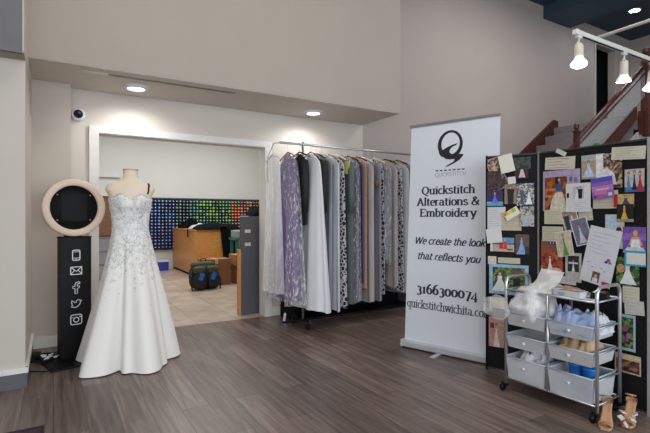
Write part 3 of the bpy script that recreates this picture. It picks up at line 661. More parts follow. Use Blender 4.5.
MB().grid(rows, close=True).build('bodice', lace_mat('#e0dfdb', '#979da4', None, 60), t)
MB().grid([[body(2*PI*k/NG, z, .010 - abs(z-1.105)*.1) for k in range(NG)] for z in (1.085, 1.095, 1.115, 1.125)], close=True).build('waistband', lace_mat('#dcdedf', '#9aa4b0', None, 80), t)
SK = [(1.105*i/24, .140 + (.395-.140)*(1-i/24)**1.12 , .108 + (.405-.108)*(1-i/24)**1.05) for i in range(25)]
rows = []
NR, NK = 46, 144
def skirt(th, z, k=1.0):
    a, b = interp(SK, z, True); tt = (1.105 - z)/1.105
    wv = -.052*math.cos(5*(th + math.radians(102)))*tt**1.25 + .018*math.cos(11*th + 1.0)*tt + .007*math.sin(17*th)*tt
    cr = -.10*math.exp(-((math.degrees(th) % 360 - 252)/6.5)**2)*tt**1.1
    ext = 1 - .11*tt**2*max(0, math.cos(th))
    return ((a+wv+cr)*ext*k*math.cos(th), (b+wv+cr)*ext*k*math.sin(th), z)
for i in range(NR+1):
    f = i/NR; z = 1.105 - (1.105-.008)*f
    rows.append([skirt(2*PI*k/NK, z) for k in range(NK)])
MB().grid(rows, close=True).build('skirt', lace_mat('#e3e2dd', '#9fa5aa', (.25, .9), 50), t)
rows = [[skirt(2*PI*k/NK, z, .965) for k in range(NK)] for z in [1.0 - .985*i/20 for i in range(21)]]
MB().grid(rows, close=True).build('underskirt', mat('#dcdbd6', .7), t)
rows = []
for i in range(NR+1):
    f = i/NR; z = 1.105 - .032 - (1.105-.45)*f
# black strap over the form's shoulder
t = thing('measuring_tape', 'short black strap hanging over the shoulder of the dress form', 'strap', (GX, GY, 0), GR)
p = [body(math.radians(d), z, .004) for d, z in ((-20, 1.480), (-38, 1.462), (-44, 1.44), (-45, 1.41), (-43, 1.385))]
m = MB(); m.grid([[(x-.007, y, z) for x, y, z in p], [(x+.007, y, z) for x, y, z in p]]); m.grid([[(x-.007, y-.003, z) for x, y, z in p], [(x+.007, y-.003, z) for x, y, z in p]]); m.build('strap', M_black, t)
# ================================================================ GARMENT RACK
RY, RZ = 4.30, 1.98
t = thing('garment_rack', 'chrome garment rail on a stand packed with bagged garments', 'clothes rack', (0, RY, 0))
MB().tube([(2.04, 0, RZ), (4.25, 0, RZ)], .013, 12).build('rail', M_chrome, t)
for x in (2.315, 4.2):
    MB().tube([(x, 0, .09), (x, 0, RZ+.03)], .013, 10).build('upright', M_steel, t)
    MB().tube([(x, -.12, .08), (x, .24, .08)], .013, 10).build('foot', M_blackm, t)
    for y in (-.12, .24): MB().lathe([(.0, -.012), (.028, -.012), (.028, .012), (0, .012)], (x, y, .028), 16, axis='X').tube([(x, y, .03), (x, y, .085)], .008).build('caster', M_black, t)
MB().tube([(2.07, 0, .08), (4.2, 0, .08)], .012, 8).build('lower_rail', M_blackm, t)
MB().tube([(2.07, 0, RZ), (2.06, .20, RZ+.02), (2.05, .34, RZ-.12), (2.05, .34, RZ-.4)], .004, 6).tube([(2.05, .34, RZ-.12), (2.07, .12, RZ-.13)], .003, 6).build('end_loop', M_chrome, t)
random.seed(11)
WOOD = mat('#b0885a', .5)
def hanger(x, col, k):
    t = thing('clothes_hanger', 'clothes hanger with ' + k, 'hanger', (x, RY, RZ), 0)
    MB().tube([(0, 0, -.085), (0, 0, -.03)] + [(0, .019*math.sin(a) , -.001 - .019*math.cos(a)) for a in [i*.45 for i in range(1, 10)]], .0022, 6).build('hook', M_chrome, t)
    MB().tube([(0, -.20, -.155), (0, -.10, -.115), (0, 0, -.085), (0, .10, -.115), (0, .20, -.155)], .0075, 8).build('shoulder_bar', col, t)
    return t
def shell(wt, wb, ln, thk, fold, nf, ph, top=.085, seg=44, rows_=26, grow=0, hem=.012, tb=None):
    rows = []; tb = tb or thk
    for i in range(rows_+1):
        f = (i/rows_)**1.25; s_ = f*(ln - top); z = -top - s_
        hw = (.035 + (wt/2-.035)*min(1, (s_/.075))**.55) if s_ < .075 else wt/2 + (wb/2 - wt/2)*((s_-.075)/(ln-top-.075))**.9
        tk = (.012 + (thk/2-.012)*min(1, s_/.18)) + (tb-thk)/2*max(0, (s_-.18)/(ln-top))
        r = []
        for k in range(seg):
            a = 2*PI*k/seg; c, s2 = math.cos(a), math.sin(a)
            w_ = 1.5*fold*f*math.sin(nf*a + ph + .8*f) + fold*.8*f*math.sin((nf*2+1)*a + ph*2)
            y = math.copysign(abs(c)**.75, c)*(hw+grow) + w_*.5*c; x = s2*(tk+grow) + w_*s2 + .3*w_*c
            zz = z - (.10*(abs(y)/.2)**1.3 if s_ < .02 else .05*(abs(y)/.2)**1.5*max(0, 1-s_/.3))*1 - (hem*math.sin(3*a+ph)*f**6)
            r.append((x, y, zz))
        rows.append(r)
    m = MB().grid(rows, close=True)
    m.add(rows[0], [list(range(seg))]); m.add(rows[-1], [list(range(seg))]); return m
M_tulle = film_mat((.97, .98, 1, 1), .38, .7, 'white_tulle', .3, 9)
M_lacebw = bwlace_mat()
bagw = mat('#bcbec6', .45, var=.08, bump=.9, bscale=9, stretch=(1, 1, .3)); bagg = mat('#7c7e87', .5, var=.12, bump=.9, bscale=9, stretch=(1, 1, .3)); bagc = mat('#aca6a4', .5, var=.1, bump=.9, bscale=9, stretch=(1, 1, .3))
silver = mat('#868a94', .45, var=.18, scale=9, bump=.5, bscale=12, stretch=(1, 1, .15))
whiteg = mat('#d3d5db', .6, var=.03, bump=.5, bscale=7, stretch=(1, 1, .3))
purple = mat('#6c5a8a', .55, var=.12, bump=.6, bscale=14, stretch=(1, 1, .2))
dark = mat('#1b1c20', .75); sage = mat('#515a5c', .6, var=.06, bump=.5, bscale=8, stretch=(1, 1, .3))
glit = mat('#6a6273', .5, var=.35, scale=120); navy = mat('#23305f', .6); peach = mat('#a98a7c', .6)
# x, material, width top, width bottom, length, thickness top, bottom, fold, clear cover?, label, cat
GAR = [
 (2.10, M_tulle, .34, .56, 1.62, .03, .06, .02, 0, 'sheer white tulle veil at the left end of the garment rail', 'veil'),
 (2.175, purple, .36, .50, 1.66, .07, .13, .02, 1, 'purple sequined gown in clear plastic near the left end of the rail', 'gown'),
 (2.27, dark, .30, .30, .86, .05, .06, .006, 0, 'short black jacket between the purple gown and the white garment bag', 'jacket'),
 (2.37, whiteg, .40, .70, 1.75, .08, .26, .016, 0, 'large white garment bag flaring at the bottom', 'garment bag'),
 (2.475, dark, .42, .40, 1.0, .05, .06, .006, 0, 'black jacket right of the large white garment bag', 'jacket'),
 (2.555, silver, .42, .40, 1.72, .05, .07, .010, 0, 'narrow silver patterned gown beside the white embroidered one', 'gown'),
 (2.65, bagw, .43, .44, 1.80, .07, .09, .008, 0, 'pale grey gown bag with embroidered shoulder', 'garment bag'),
 (2.735, M_lacebw, .34, .46, 1.78, .05, .07, .006, 0, 'black and white lace gown left of the dark green coat', 'gown'),
 (2.81, sage, .45, .46, 1.75, .06, .09, .008, 0, 'dark grey-green coat with a yellow tag on the shoulder', 'coat'),
 (2.90, glit, .40, .42, 1.70, .05, .07, .008, 1, 'mauve glitter gown in clear plastic mid rail', 'gown'),
 (2.975, navy, .38, .42, 1.52, .04, .05, .004, 0, 'navy blue dress mid rail', 'dress'),
 (3.03, peach, .38, .40, 1.60, .04, .05, .004, 0, 'peach dress beside the cream garment bag', 'dress'),
 (3.11, bagc, .45, .46, 1.75, .07, .09, .008, 0, 'cream grey garment bag mid rail', 'garment bag'),
 (3.20, bagg, .44, .46, 1.74, .06, .08, .008, 0, 'grey garment bag right of the cream one', 'garment bag'),
 (3.275, M_lacebw, .36, .40, 1.68, .04, .06, .004, 0, 'black and white lace gown behind the silver plastic bag', 'gown'),
 (3.35, silver, .46, .40, 1.3, .07, .08, .012, 1, 'silver gown in wrinkled clear plastic right of mid rail', 'gown'),
 (3.44, bagc, .44, .46, 1.60, .06, .08, .008, 0, 'beige grey garment bag towards the right of the rail', 'garment bag'),
 (3.53, M_lacebw, .40, .46, 1.66, .05, .09, .008, 0, 'black and white lace gown nearest the right end of the rail', 'gown'),
 (3.62, bagw, .45, .46, 1.70, .06, .08, .008, 0, 'pale grey garment bag nearly hidden by the banner', 'garment bag'),
 (3.71, silver, .45, .46, 1.70, .06, .08, .010, 0, 'silver garment just behind the banner edge', 'gown'),
]
for i, (x, m_, wt, wb, ln, tk, tb, fo, cov, lab, cat) in enumerate(GAR):
    nm = {'garment bag': 'garment_bag'}.get(cat, cat)
    DY = {0: .30, 1: .08, 3: -.07}.get(i, 0)
    t = thing(nm, lab, cat, (x, RY+DY, RZ), random.uniform(-.06, .06), None)
    yaw = t.rotation_euler[2]
    shell(wt, wb, ln, tk, fo, 5, i*1.7, tb=tb, top=.105).build('body', m_, t)
    if cov: shell(wt+.05, wb+(.26 if i == 1 else .06), ln+.03, tk+.03, fo*1.6+.006, 6, i*.9, tb=tb+.05, top=.095, hem=.02).build('plastic_cover', M_film, t)
    if i == 8: MB().box((-.036, -.17, -.24), (.012, .09, .14), bev=.004).build('shoulder_tag', mat('#c4c168', .6), t)
    if i == 6:
        MB().box((-.040, -.14, -.27), (.006, .10, .10), bev=.002).build('embroidery', lace_mat('#b8b9bd', '#4c4e55', None, 90), t)
    if i == 2:
        pass
    if cat in ('jacket', 'coat'):
        for sy in (-1, 1):
            MB().tube([(0, sy*(wt/2-.03), -.19), (-.012, sy*(wt/2-.005), -.32), (-.014, sy*(wt/2+.0), -.55), (-.01, sy*(wt/2-.015), -.74)], [.035, .04, .036, .03], 12).build('sleeve', m_, t)
    if i == 1:
        for sy in (-1, 1): MB().tube([(0, sy*.03, -.09), (-.01, sy*.06, -.14), (-.02, sy*.08, -.2)], .006, 6).build('shoulder_strap', purple, t)
    h = hanger(x, [M_white, WOOD, M_black, WOOD, M_black, M_white, WOOD][i % 7], ['chrome hook'][0])
    h.location.y += DY; h['label'] = 'hanger carrying the ' + ' '.join(lab.split()[:9]); h.rotation_euler = (0, 0, yaw)
t = thing('brown_charm', 'small brown hair ornament hanging from a grey garment bag', 'ornament', (3.155, 4.085, 1.58), 0)
MB().lathe([(0, .03), (.02, .02), (.025, 0), (.02, -.03), (.01, -.05), (0, -.055)], seg=14).tube([(0, 0, .03), (.0, 0.01, .2)], .002).build('charm', mat('#7a3f22', .5), t)
t = thing('shadow_box', 'low black box standing in for shadow under the hanging garments', 'shadow', (3.2, 4.74, 0))  # black box added where only shade falls under the garments
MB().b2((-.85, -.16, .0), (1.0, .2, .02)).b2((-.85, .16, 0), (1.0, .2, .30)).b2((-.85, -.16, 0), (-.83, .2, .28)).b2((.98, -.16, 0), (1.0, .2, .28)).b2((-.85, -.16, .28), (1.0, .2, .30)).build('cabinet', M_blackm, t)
tag(MB().box((0, 0, .05), (.03, .008, .10), bev=.003, M=Matrix.Rotation(.15, 4, 'Y')).build('paper_tag', M_white), 'white paper tag standing on the floor under the large garment bag', 'tag', loc=(2.25, 4.62, .002))
# ================================================================ ROLL-UP BANNER
th_ = math.atan2(-.947, .32)
t = thing('rollup_banner', 'tall white roll-up banner printed with a needle-and-hook Q logo and shop details', 'banner', (2.76, 3.22, 0), th_)
MB().b2((.034, -.045, .012), (.885, .045, .07), bev=.012).build('base_case', mat('#c3c7cc', .35, .3), t)
for x in (.032, .888): MB().b2((x-.008, -.047, .008), (x+.008, .047, .074), bev=.006).build('end_cap', mat('#a7abb0', .4), t)
for x in (.40,): MB().b2((x-.022, -.16, .0), (x+.022, .14, .012), bev=.004).build('foot', mat('#c8ccd2', .35, .4), t)
MB().tube([(.43, .05, .03), (.43, .05+.06*1, 1.0), (.43, .145, 2.03)], .008, 8).build('support_pole', M_steel, t)
bn = thing('x', 'x', 'x'); bpy.data.objects.remove(bn)
LE = math.atan(.13/2.05)
sheet = MB().b2((.045, 0, .055), (.872, .0015, 2.045)).build('banner_sheet', mat('#d5dbe4', .45, var=.01), t)
sheet.rotation_euler = (-LE, 0, 0)
rl = MB().b2((.028, -.008, 2.035), (.878, .010, 2.062), bev=.004).build('top_rail', mat('#a7a9ad', .35, .8), t); rl.rotation_euler = (-LE, 0, 0)
y = -.0012
def wr(*a):
    ik = MB(); write(ik, *a); ik.build('printed_text', M_ink, sheet, label='dark printed words')
wr('Quickstitch', .172, .676, 1.405, .047, 'serif', y)
wr('Alterations &', .128, .718, 1.302, .047, 'serif', y)
wr('Embroidery', .160, .692, 1.202, .047, 'serif', y)
wr('We create the look', .112, .772, .952, .043, 'script', y)
wr('that reflects you', .146, .735, .814, .043, 'script', y)
wr('3166300074', .150, .722, .508, .058, 'serif', y)
wr('quickstitchwichita.com', .058, .838, .372, .047, 'text', y)
wr('QUICKSTITCH', .300, .590, 1.560, .024, 'thin', y)
lg = MB(); lc = mat('#202329', .6, var=0)
cx, cz = .437, 1.842
n = 40; o_, i_ = disc(cx, cz, .118, .128, n), disc(cx+.004, cz+.008, .086, .098, n)
lg.add([(x, y, z) for x, z in o_ + i_], [[k, (k+1) % n, n+(k+1) % n, n+k] for k in range(n)])
def P_(pts): lg.add([(cx + (x-200)/7.88*.0091, y-.0002, cz - (yy-152)/7.88*.00955) for x, yy in pts], [list(range(len(pts)))])
# hook shape: swoosh inside the ring, then the tail (traced outline of the mark)
P_([(108,205),(130,192),(160,178),(195,163),(225,154),(262,148),(250,160),(222,170),(203,185),(196,205),(204,220),(180,240),(150,243),(125,232)])
P_([(150,240),(204,216),(225,228),(245,232),(240,262),(195,262),(165,255)])
P_([(225,228),(262,225),(312,232),(300,250),(278,272),(240,292),(200,308),(168,317),(172,308),(205,293),(235,278),(240,262)])
for k in range(7): lg.add([(x, y, z) for x, z in [(.305+k*.041, 1.609), (.331+k*.041, 1.609), (.331+k*.041, 1.620), (.305+k*.041, 1.620)]], [[0, 1, 2, 3]])
lg.build('logo', lc, sheet)
# ================================================================ PHOTO BOARDS
def lattice():
    m, n, b = nodes('black_board_fabric'); L = n.links.new
    tc = N(n, 'ShaderNodeTexCoord'); ck = N(n, 'ShaderNodeTexChecker'); ck.inputs['Scale'].default_value = 36
    ck.inputs[1].default_value = lin('#0d0d0f'); ck.inputs[2].default_value = lin('#18181a'); L(tc.outputs['Object'], ck.inputs[0]); L(ck.outputs[0], b.inputs['Base Color'])
    b.inputs['Roughness'].default_value = .7; b.inputs['Specular IOR Level'].default_value = .25; return m
LT = lattice()
P0, P1, P2 = (2.91, 2.37), (3.07, 2.03), (3.06, 1.30)
board = thing('display_board', 'folding black display board covered with customer photos and notes', 'board', (P1[0], P1[1], 0))
def frame_of(a, b): l = math.dist(a, b); return l, math.atan2(b[1]-a[1], b[0]-a[0])
lL, aL = frame_of(P0, P1); lR, aR = frame_of(P1, P2)
mL = Matrix.Translation((P0[0]-P1[0], P0[1]-P1[1], 0)) @ Matrix.Rotation(aL, 4, 'Z'); mR = Matrix.Rotation(aR, 4, 'Z')
for nm, l, M_, z0 in (('left', lL, mL, 0), ('right', lR, mR, 0)):
    o = MB().b2((.004, .0, .02), (l-.004, .018, 1.665)).build('panel', LT, board); o.matrix_local = M_
    for q0, q1 in ((1.662, 1.672), (.012, .024)):
        f_ = MB().b2((0, -.004, q0), (l, .022, q1)).build('frame_rail', mat('#3b3a3a', .5), board); f_.matrix_local = M_
for M_, x, r, c in ((mL, 0.002, .006, M_blackm), (mR, .0, .004, M_steel), (mR, lR-.004, .010, mat('#a8a8a6', .4, .3))):
    o = MB().b2((x-r, -.010, .0), (x+r, .026, 1.676)).build('post', c, board); o.matrix_local = M_
o = MB().b2((.395, -.006, 1.672), (.425, .02, 1.684)).build('clip', mat('#1f8a4c', .5), board, label='green clip'); o.matrix_local = mR
nst = {'L': 0, 'R': 0}
def card(name, label, cat, side, u, z, w_, h_, rot, base, shapes=(), bord=None, dy=None):
    """a print pinned to the board; shapes: (colour or material, [(x, y)...]) in 0..1 card coordinates"""
    nst[side] += 1; off = .0025 + .0011*(nst[side] % 14) if dy is None else dy
    M_ = (Matrix.Translation((P0[0], P0[1], 0)) @ Matrix.Rotation(aL, 4, 'Z')) if side == 'L' else (Matrix.Translation((P1[0], P1[1], 0)) @ Matrix.Rotation(aR, 4, 'Z'))
    mats = []; m = MB()
    def mi(c):
        c = mat(c, .55, var=.22 if cat == 'photo' and c not in (GW, SKIN) else .05, scale=45) if isinstance(c, str) else c
        if c not in mats: mats.append(c)
        return mats.index(c)
    i0 = mi(bord or base); hw, hh = w_/2, h_/2
    m.add([(x, yy, q) for yy in (-.0006, 0) for x, q in ((-hw, -hh), (hw, -hh), (hw, hh), (-hw, hh))], [[0,1,2,3],[7,6,5,4],[0,4,5,1],[1,5,6,2],[2,6,7,3],[3,7,4,0]], i0)
    if bord:
        i1 = mi(base); b_ = .05; m.add([(x*(1-2*b_/ (w_*8)), -.0008, q*(1-2*b_/(h_*8))) for x, q in ((-hw, -hh), (hw, -hh), (hw, hh), (-hw, hh))], [[0,1,2,3]], i1)
    for k, (c, pts) in enumerate(shapes):
        m.add([((x-.5)*w_, -.0010 - .00012*k, (q-.5)*h_) for x, q in pts], [list(range(len(pts)))], mi(c))
    o = m.build(name, mats); o['label'] = label; o['category'] = cat
    o.matrix_world = M_ @ Matrix.Translation((u, -off, z)) @ Matrix.Rotation(-math.radians(rot) if False else math.radians(-rot), 4, 'Y')
    return o
def R_(x0, y0, x1, y1): return [(x0, y0), (x1, y0), (x1, y1), (x0, y1)]
SKIN, GW = '#c79a80', '#d9dbe0'
def bride(x, y, h, hair='#4a3226', gown=GW, w_=.5):
    w_ = w_*h
    return [(hair, disc(x, y+h*.91, .065*h+.02, .09*h, 12)), (gown, [(x-w_*.55, y), (x+w_*.6, y), (x+w_*.3, y+h*.35), (x+w_*.13, y+h*.6), (x+w_*.16, y+h*.78), (x-w_*.16, y+h*.78), (x-w_*.12, y+h*.6), (x-w_*.3, y+h*.3)]),
            (SKIN, R_(x-.03*h-.01, y+h*.76, x+.03*h+.01, y+h*.87)), (SKIN, disc(x, y+h*.89, .045*h+.012, .06*h, 12))]
def man(x, y, h, c='#20242f', hair='#2a1d16', w_=.26):
    w_ = w_*h
    return [(c, [(x-w_*.4, y), (x+w_*.4, y), (x+w_*.45, y+h*.5), (x+w_*.55, y+h*.8), (x-w_*.55, y+h*.8), (x-w_*.45, y+h*.5)]), (hair, disc(x, y+h*.92, .07*h+.01, .08*h, 12)), (SKIN, disc(x, y+h*.885, .055*h+.01, .065*h, 12))]
def lines(n, x0=.1, x1=.9, y0=.15, y1=.85, c='#9b9891', t_=.012):
    return [(c, R_(x0, y0+(y1-y0)*i/max(1, n-1)-t_, x1-(.08*((i*37) % 5)), y0+(y1-y0)*i/max(1, n-1)+t_)) for i in range(n)]
BE, WH = '#c6c0b0', '#cfcfd0'
sep = blotch(['#3a2a22', '#6a4c3c', '#8f7462', '#b09a88', '#221a17'], 70)
grp = blotch(['#5c6470', '#8e97a0', '#b9bdc2', '#38404a', '#7a5f50'], 75)
drk = blotch(['#1b1618', '#38242a', '#4e3a30', '#241c2c'], 80)
grn = blotch(['#23401f', '#35602a', '#5c7d3a', '#1a2b1a', '#7a8a5a'], 60)
PH, NO = 'photo_print', 'note_card'
card(NO, 'beige typed note low on the left panel under the yellow greeting card', 'note', 'L', .184, 1.162, .144, .137, 0, '#b9b19c', lines(7))
card(PH, 'brown tilted photo of a seated group at the left panel\'s upper left', 'photo', 'L', .092, 1.468, .134, .124, 30, sep, [(drk, R_(.1, .1, .9, .55))], bord='#9c8f86')
card(PH, 'sepia portrait photo at the top left corner of the left panel', 'photo', 'L', .060, 1.588, .098, .133, 14, sep, bride(.5, .0, .9, gown='#b79c88'), bord='#a89c94')
card(PH, 'photo of a bride in pink light at the left panel\'s upper right', 'photo', 'L', .255, 1.555, .10, .136, 0, '#2b2226', bride(.55, .05, .85, hair='#8c4250', gown='#d0b0b4'))
card(PH, 'dark crowded party photo at the upper left edge of the left panel', 'photo', 'L', .058, 1.478, .10, .15, 0, drk, [('#5c2c34', R_(.1, .3, .4, .6))])
card(PH, 'dark green and brown photo behind the pink-lit bride', 'photo', 'L', .262, 1.60, .12, .09, 0, blotch(['#1c2a26', '#2c4a44', '#3a2c2a', '#141618'], 60))
card(NO, 'blank white card pinned at the top of the left panel', 'card', 'L', .153, 1.604, .102, .138, 12, '#d6d2c8', dy=.02)
card(NO, 'tiny pale slip in the middle of the left panel\'s upper photos', 'slip', 'L', .191, 1.474, .056, .053, 5, WH, dy=.019)
card(PH, 'blue and purple party photo at the left edge of the left panel', 'photo', 'L', .066, 1.341, .121, .117, 0, '#2c2a55', [('#5c9cb4', R_(0, 0, 1, .28))] + bride(.5, .15, .75, gown='#5a6fd0', hair='#b0405c'))
card(PH, 'photo of a dark-haired person seen from behind on the left panel', 'photo', 'L', .181, 1.370, .087, .150, 0, '#8c7664', man(.5, .0, .95, '#151417', w_=.6))
card(PH, 'group wedding photo in blue-grey tones on the left panel', 'photo', 'L', .286, 1.365, .119, .165, 0, grp, bride(.7, .05, .7) + man(.3, .05, .8, '#46566c'))
card(PH, 'grey group photo just below the blue-grey wedding group', 'photo', 'L', .297, 1.200, .097, .149, 0, blotch(['#8d8f8c', '#aeb2b2', '#6c625a', '#b7a59a', '#4c504c'], 75), [('#a0a8b0', disc(.5, .3, .4, .28))])
card(NO, 'colourful yellow greeting card tilted across the left panel', 'card', 'L', .191, 1.223, .112, .064, 32, '#d9d6c4', [('#d8a22c', R_(.0, .55, .3, 1)), ('#c0402c', R_(.05, .65, .15, .85)), ('#a8b43c', R_(.55, .5, .85, .95)), ('#d8c23c', R_(.3, .6, .5, .9))], dy=.019)
card(NO, 'large white handwritten letter at the left edge of the left panel', 'note', 'L', .074, 1.188, .136, .172, 0, '#c7c9ce', lines(8, t_=.006))
card(NO, 'white folded note under the large white letter on the left panel', 'note', 'L', .062, 1.051, .114, .109, 6, '#d0cfcf', dy=.018)
card(PH, 'beach photo of a couple in red on the left panel', 'photo', 'L', .118, .984, .175, .108, 0, '#b7a48c', [('#5d8fb4', R_(.1, .6, 1, 1)), ('#3f6f8c', R_(.1, .5, 1, .64)), ('#d0cfcc', R_(0, 0, .1, 1)), ('#a82c2a', [(.38, .2), (.55, .2), (.52, .7), (.4, .75)]), ('#b8403a', [(.55, .2), (.72, .2), (.68, .75), (.58, .7)]), (SKIN, disc(.46, .82, .05, .09)), (SKIN, disc(.63, .82, .05, .09)), ('#2c241f', R_(.7, .12, .95, .2))])
card(PH, 'photo of a person in a light blue dress on the left panel', 'photo', 'L', .262, .990, .096, .150, 0, '#5c4c44', bride(.45, 0, .9, gown='#7c9ccc', w_=.7) + [('#2a2c38', R_(.7, 0, 1, .4))])
card('round_badge', 'small round white badge on the left panel', 'badge', 'L', .045, .860, .062, .062, 0, '#cfc6ba', [('#a59a8e', disc(.5, .5, .35)), ('#cfc6ba', disc(.5, .5, .28))])
card(NO, 'narrow beige strip with tiny print beside the round badge', 'strip', 'L', .168, .863, .160, .044, 0, '#bab4a0', lines(3, t_=.02))
card(PH, 'large blue-framed garden wedding photo on the left panel', 'photo', 'L', .165, .718, .284, .230, 0, '#8fb0cc', [(grn, R_(.09, .1, .91, .9)), ('#6a4c34', R_(.55, .68, .85, .84))] + bride(.28, .1, .66, w_=.6) + [('#171c26', R_(.62, .25, .8, .55))])
card(NO, 'beige card under the blue-framed garden photo', 'card', 'L', .086, .533, .118, .085, 0, '#c4bda4', lines(3))
card(PH, 'tall pink portrait photo low on the left panel', 'photo', 'L', .078, .307, .115, .230, 0, '#b98c84', bride(.5, .0, .8, gown='#d8d0d0') + [('#6c2c34', R_(.1, .62, .35, .8))])
# right panel
card(NO, 'beige note strip at the top left of the right panel', 'note', 'R', .163, 1.577, .222, .088, -3, BE, lines(4, t_=.02, c='#8c8a80'))
card(NO, 'small folded white paper clipped to the board\'s top edge', 'paper', 'R', .181, 1.650, .080, .030, -30, '#c8c4c0', dy=.016)
card(PH, 'large lavender-bordered photo of a bride in a wooden hall', 'photo', 'R', .174, 1.383, .273, .289, 0, '#a597b8', [(blotch(['#8c4a22', '#6c3418', '#a8622c', '#4a2412'], 30), R_(.05, .0, .66, .84)), ('#b5763c', R_(.06, .5, .4, .56)), ('#c08244', R_(.06, .34, .34, .4)), ('#6c5c8c', R_(.72, .7, .8, .82)), ('#7c6c9c', R_(.84, .68, .92, .8)), ('#1b1718', R_(.34, .66, .44, .84)), (SKIN, disc(.45, .76, .03, .04)), ('#24508c', [(.36, .5), (.54, .5), (.52, .66), (.39, .66)]), ('#cfc6b6', [(.18, 0), (.64, 0), (.62, .25), (.54, .46), (.36, .46), (.26, .3)])])
card(NO, 'beige note in the middle right of the right panel\'s upper half', 'note', 'R', .474, 1.310, .155, .117, 0, '#bcb6a2', lines(5))
card(PH, 'beach photo of a blue gown with a white border', 'photo', 'R', .395, 1.530, .150, .159, 0, '#a3937c', [('#9fa8ac', R_(0, .75, .66, 1)), ('#d8dade', R_(.64, 0, 1, 1))] + bride(.32, .08, .7, gown='#b4c4e0', w_=.7))
card(PH, 'brown photo of a bride partly behind the purple flyer', 'photo', 'R', .520, 1.494, .115, .225, 0, sep, [('#cfd0d6', [(.0, .1), (.7, .1), (.6, .4), (.2, .6), (0, .55)])])
card('flyer', 'purple and pink flyer tilted on the right panel', 'flyer', 'R', .462, 1.385, .135, .140, 6, '#8a5ca4', [('#4a4cb0', R_(0, .78, 1, 1)), ('#a878b8', R_(0, .35, 1, .6)), ('#c06a9c', R_(.12, .2, .7, .36)), ('#e0b4d4', R_(.2, .42, .8, .47)), ('#5a3c7c', R_(.06, .06, .2, .18)), ('#c8c0e0', R_(.75, .1, .92, .25))], dy=.02)
card(NO, 'wide beige typed card at the top right of the right panel', 'note', 'R', .612, 1.594, .195, .080, -4, '#c6c3b0', lines(5, t_=.018, c='#9b998c'))
card(PH, 'photo of three women in blue, black and red dresses', 'photo', 'R', .648, 1.421, .110, .141, 0, '#b3aeb0', [('#3a5c9c', R_(0, 0, 1, .22))] + bride(.2, .1, .8, gown='#4a80a8', w_=.3) + bride(.5, .1, .85, gown='#1a1a1e', w_=.25) + bride(.79, .04, .88, gown='#a8202a', w_=.34))
card(PH, 'golden-toned dancer photo with a red edge', 'photo', 'R', .588, 1.300, .118, .080, 0, '#b89a6a', [('#9c2030', R_(0, 0, .2, 1))] + bride(.6, 0, .9, hair='#3a2a1a', gown='#3a4250', w_=.6))
card(PH, 'dark photo of a person in a yellow outfit', 'photo', 'R', .597, 1.222, .098, .110, 0, '#1a1714', bride(.45, .05, .9, gown='#c89c3a', hair='#7a4a20', w_=.5) + [('#8c8a80', R_(0, 0, 1, .16))])
card(NO, 'beige note below the large lavender photo', 'note', 'R', .133, 1.196, .158, .100, 0, '#c4bea8', lines(5))
card(NO, 'beige note second below the lavender photo, left of the green outfit photo', 'note', 'R', .118, 1.075, .159, .107, 0, '#bdb8a2', lines(5))
card(PH, 'brown postcard with a small blue mark under the beige notes', 'postcard', 'R', .090, .985, .140, .090, 0, '#8a5238', [('#3a3488', R_(.45, .62, .8, .92)), ('#d8d4dc', R_(.5, .7, .56, .85)), ('#d8d4dc', R_(.66, .7, .72, .85))])
card(PH, 'photo of a bride in a red-orange ballroom', 'photo', 'R', .103, .862, .168, .158, 0, blotch(['#8c3020', '#a84a2c', '#5c2014', '#b8764c'], 40), bride(.42, .05, .85, hair='#1a1414', w_=.35) + [('#d8b8b0', disc(.7, .2, .25, .14))])
card(PH, 'small black and white framed photo left of the long letter', 'photo', 'R', .262, .850, .113, .200, 0, '#b6b4b2', [('#26262a', R_(.15, .35, .85, .9)), ('#c8c8cc', R_(.2, .62, .8, .68))] + bride(.5, .36, .42, w_=.4))
card(NO, 'small beige note behind the tilted couple prints', 'note', 'R', .346, 1.213, .094, .081, 5, '#c2bcaa', lines(4))
card(PH, 'grey card with a long-haired person right of the long letter', 'photo', 'R', .531, 1.105, .115, .216, 0, '#b9b8b8', [('#a8bcd0', R_(.05, .5, .6, .95)), ('#2a1c1a', disc(.72, .5, .16, .14)), ('#2a1c1a', R_(.5, .32, .85, .5)), (SKIN, disc(.8, .46, .08, .07)), (SKIN, R_(.85, .38, 1, .46))])
card(PH, 'photo of a smiling person in white on a purple backdrop', 'photo', 'R', .645, 1.056, .130, .160, 0, '#6c4ca0', [('#8464b4', R_(0, .5, 1, .75)), ('#8c5c34', disc(.55, .75, .14, .17)), (SKIN, disc(.55, .75, .1, .12)), (SKIN, [(.25, .3), (.4, .62), (.7, .62), (.88, .3)]), ('#d8dade', [(.3, 0), (.82, 0), (.72, .52), (.4, .52)]), ('#c8cad2', [(0, 0), (1, 0), (.9, .22), (.2, .22)])])
card(PH, 'field photo of a bride and green foliage behind the blue-edged card', 'photo', 'R', .608, .858, .132, .175, 0, grn, [('#b08a6a', disc(.2, .6, .18, .16))] + bride(.5, .05, .85, w_=.75))
card(NO, 'white card with a bright cyan border', 'card', 'R', .655, .943, .118, .094, 0, '#1f9dc0', [('#d2d0cc', R_(.1, .12, 1, .86))], dy=.02)
card(NO, 'beige note under the field photo of a bride', 'note', 'R', .628, .715, .095, .105, 0, '#c4bfae', lines(5))
card(NO, 'lower right beige note beside the cart', 'note', 'R', .650, .640, .110, .085, 4, '#c0bdb4', lines(4), dy=.018)
card(PH, 'tall blue-framed picture of pink flowers behind the cart', 'picture', 'R', .605, .479, .10, .224, 0, '#9db4c4', [(grn, R_(.12, .08, .88, .92)), ('#a8407c', disc(.4, .6, .15, .07)), ('#b8508c', disc(.6, .42, .14, .06)), ('#7a3c8c', disc(.42, .3, .12, .06))])
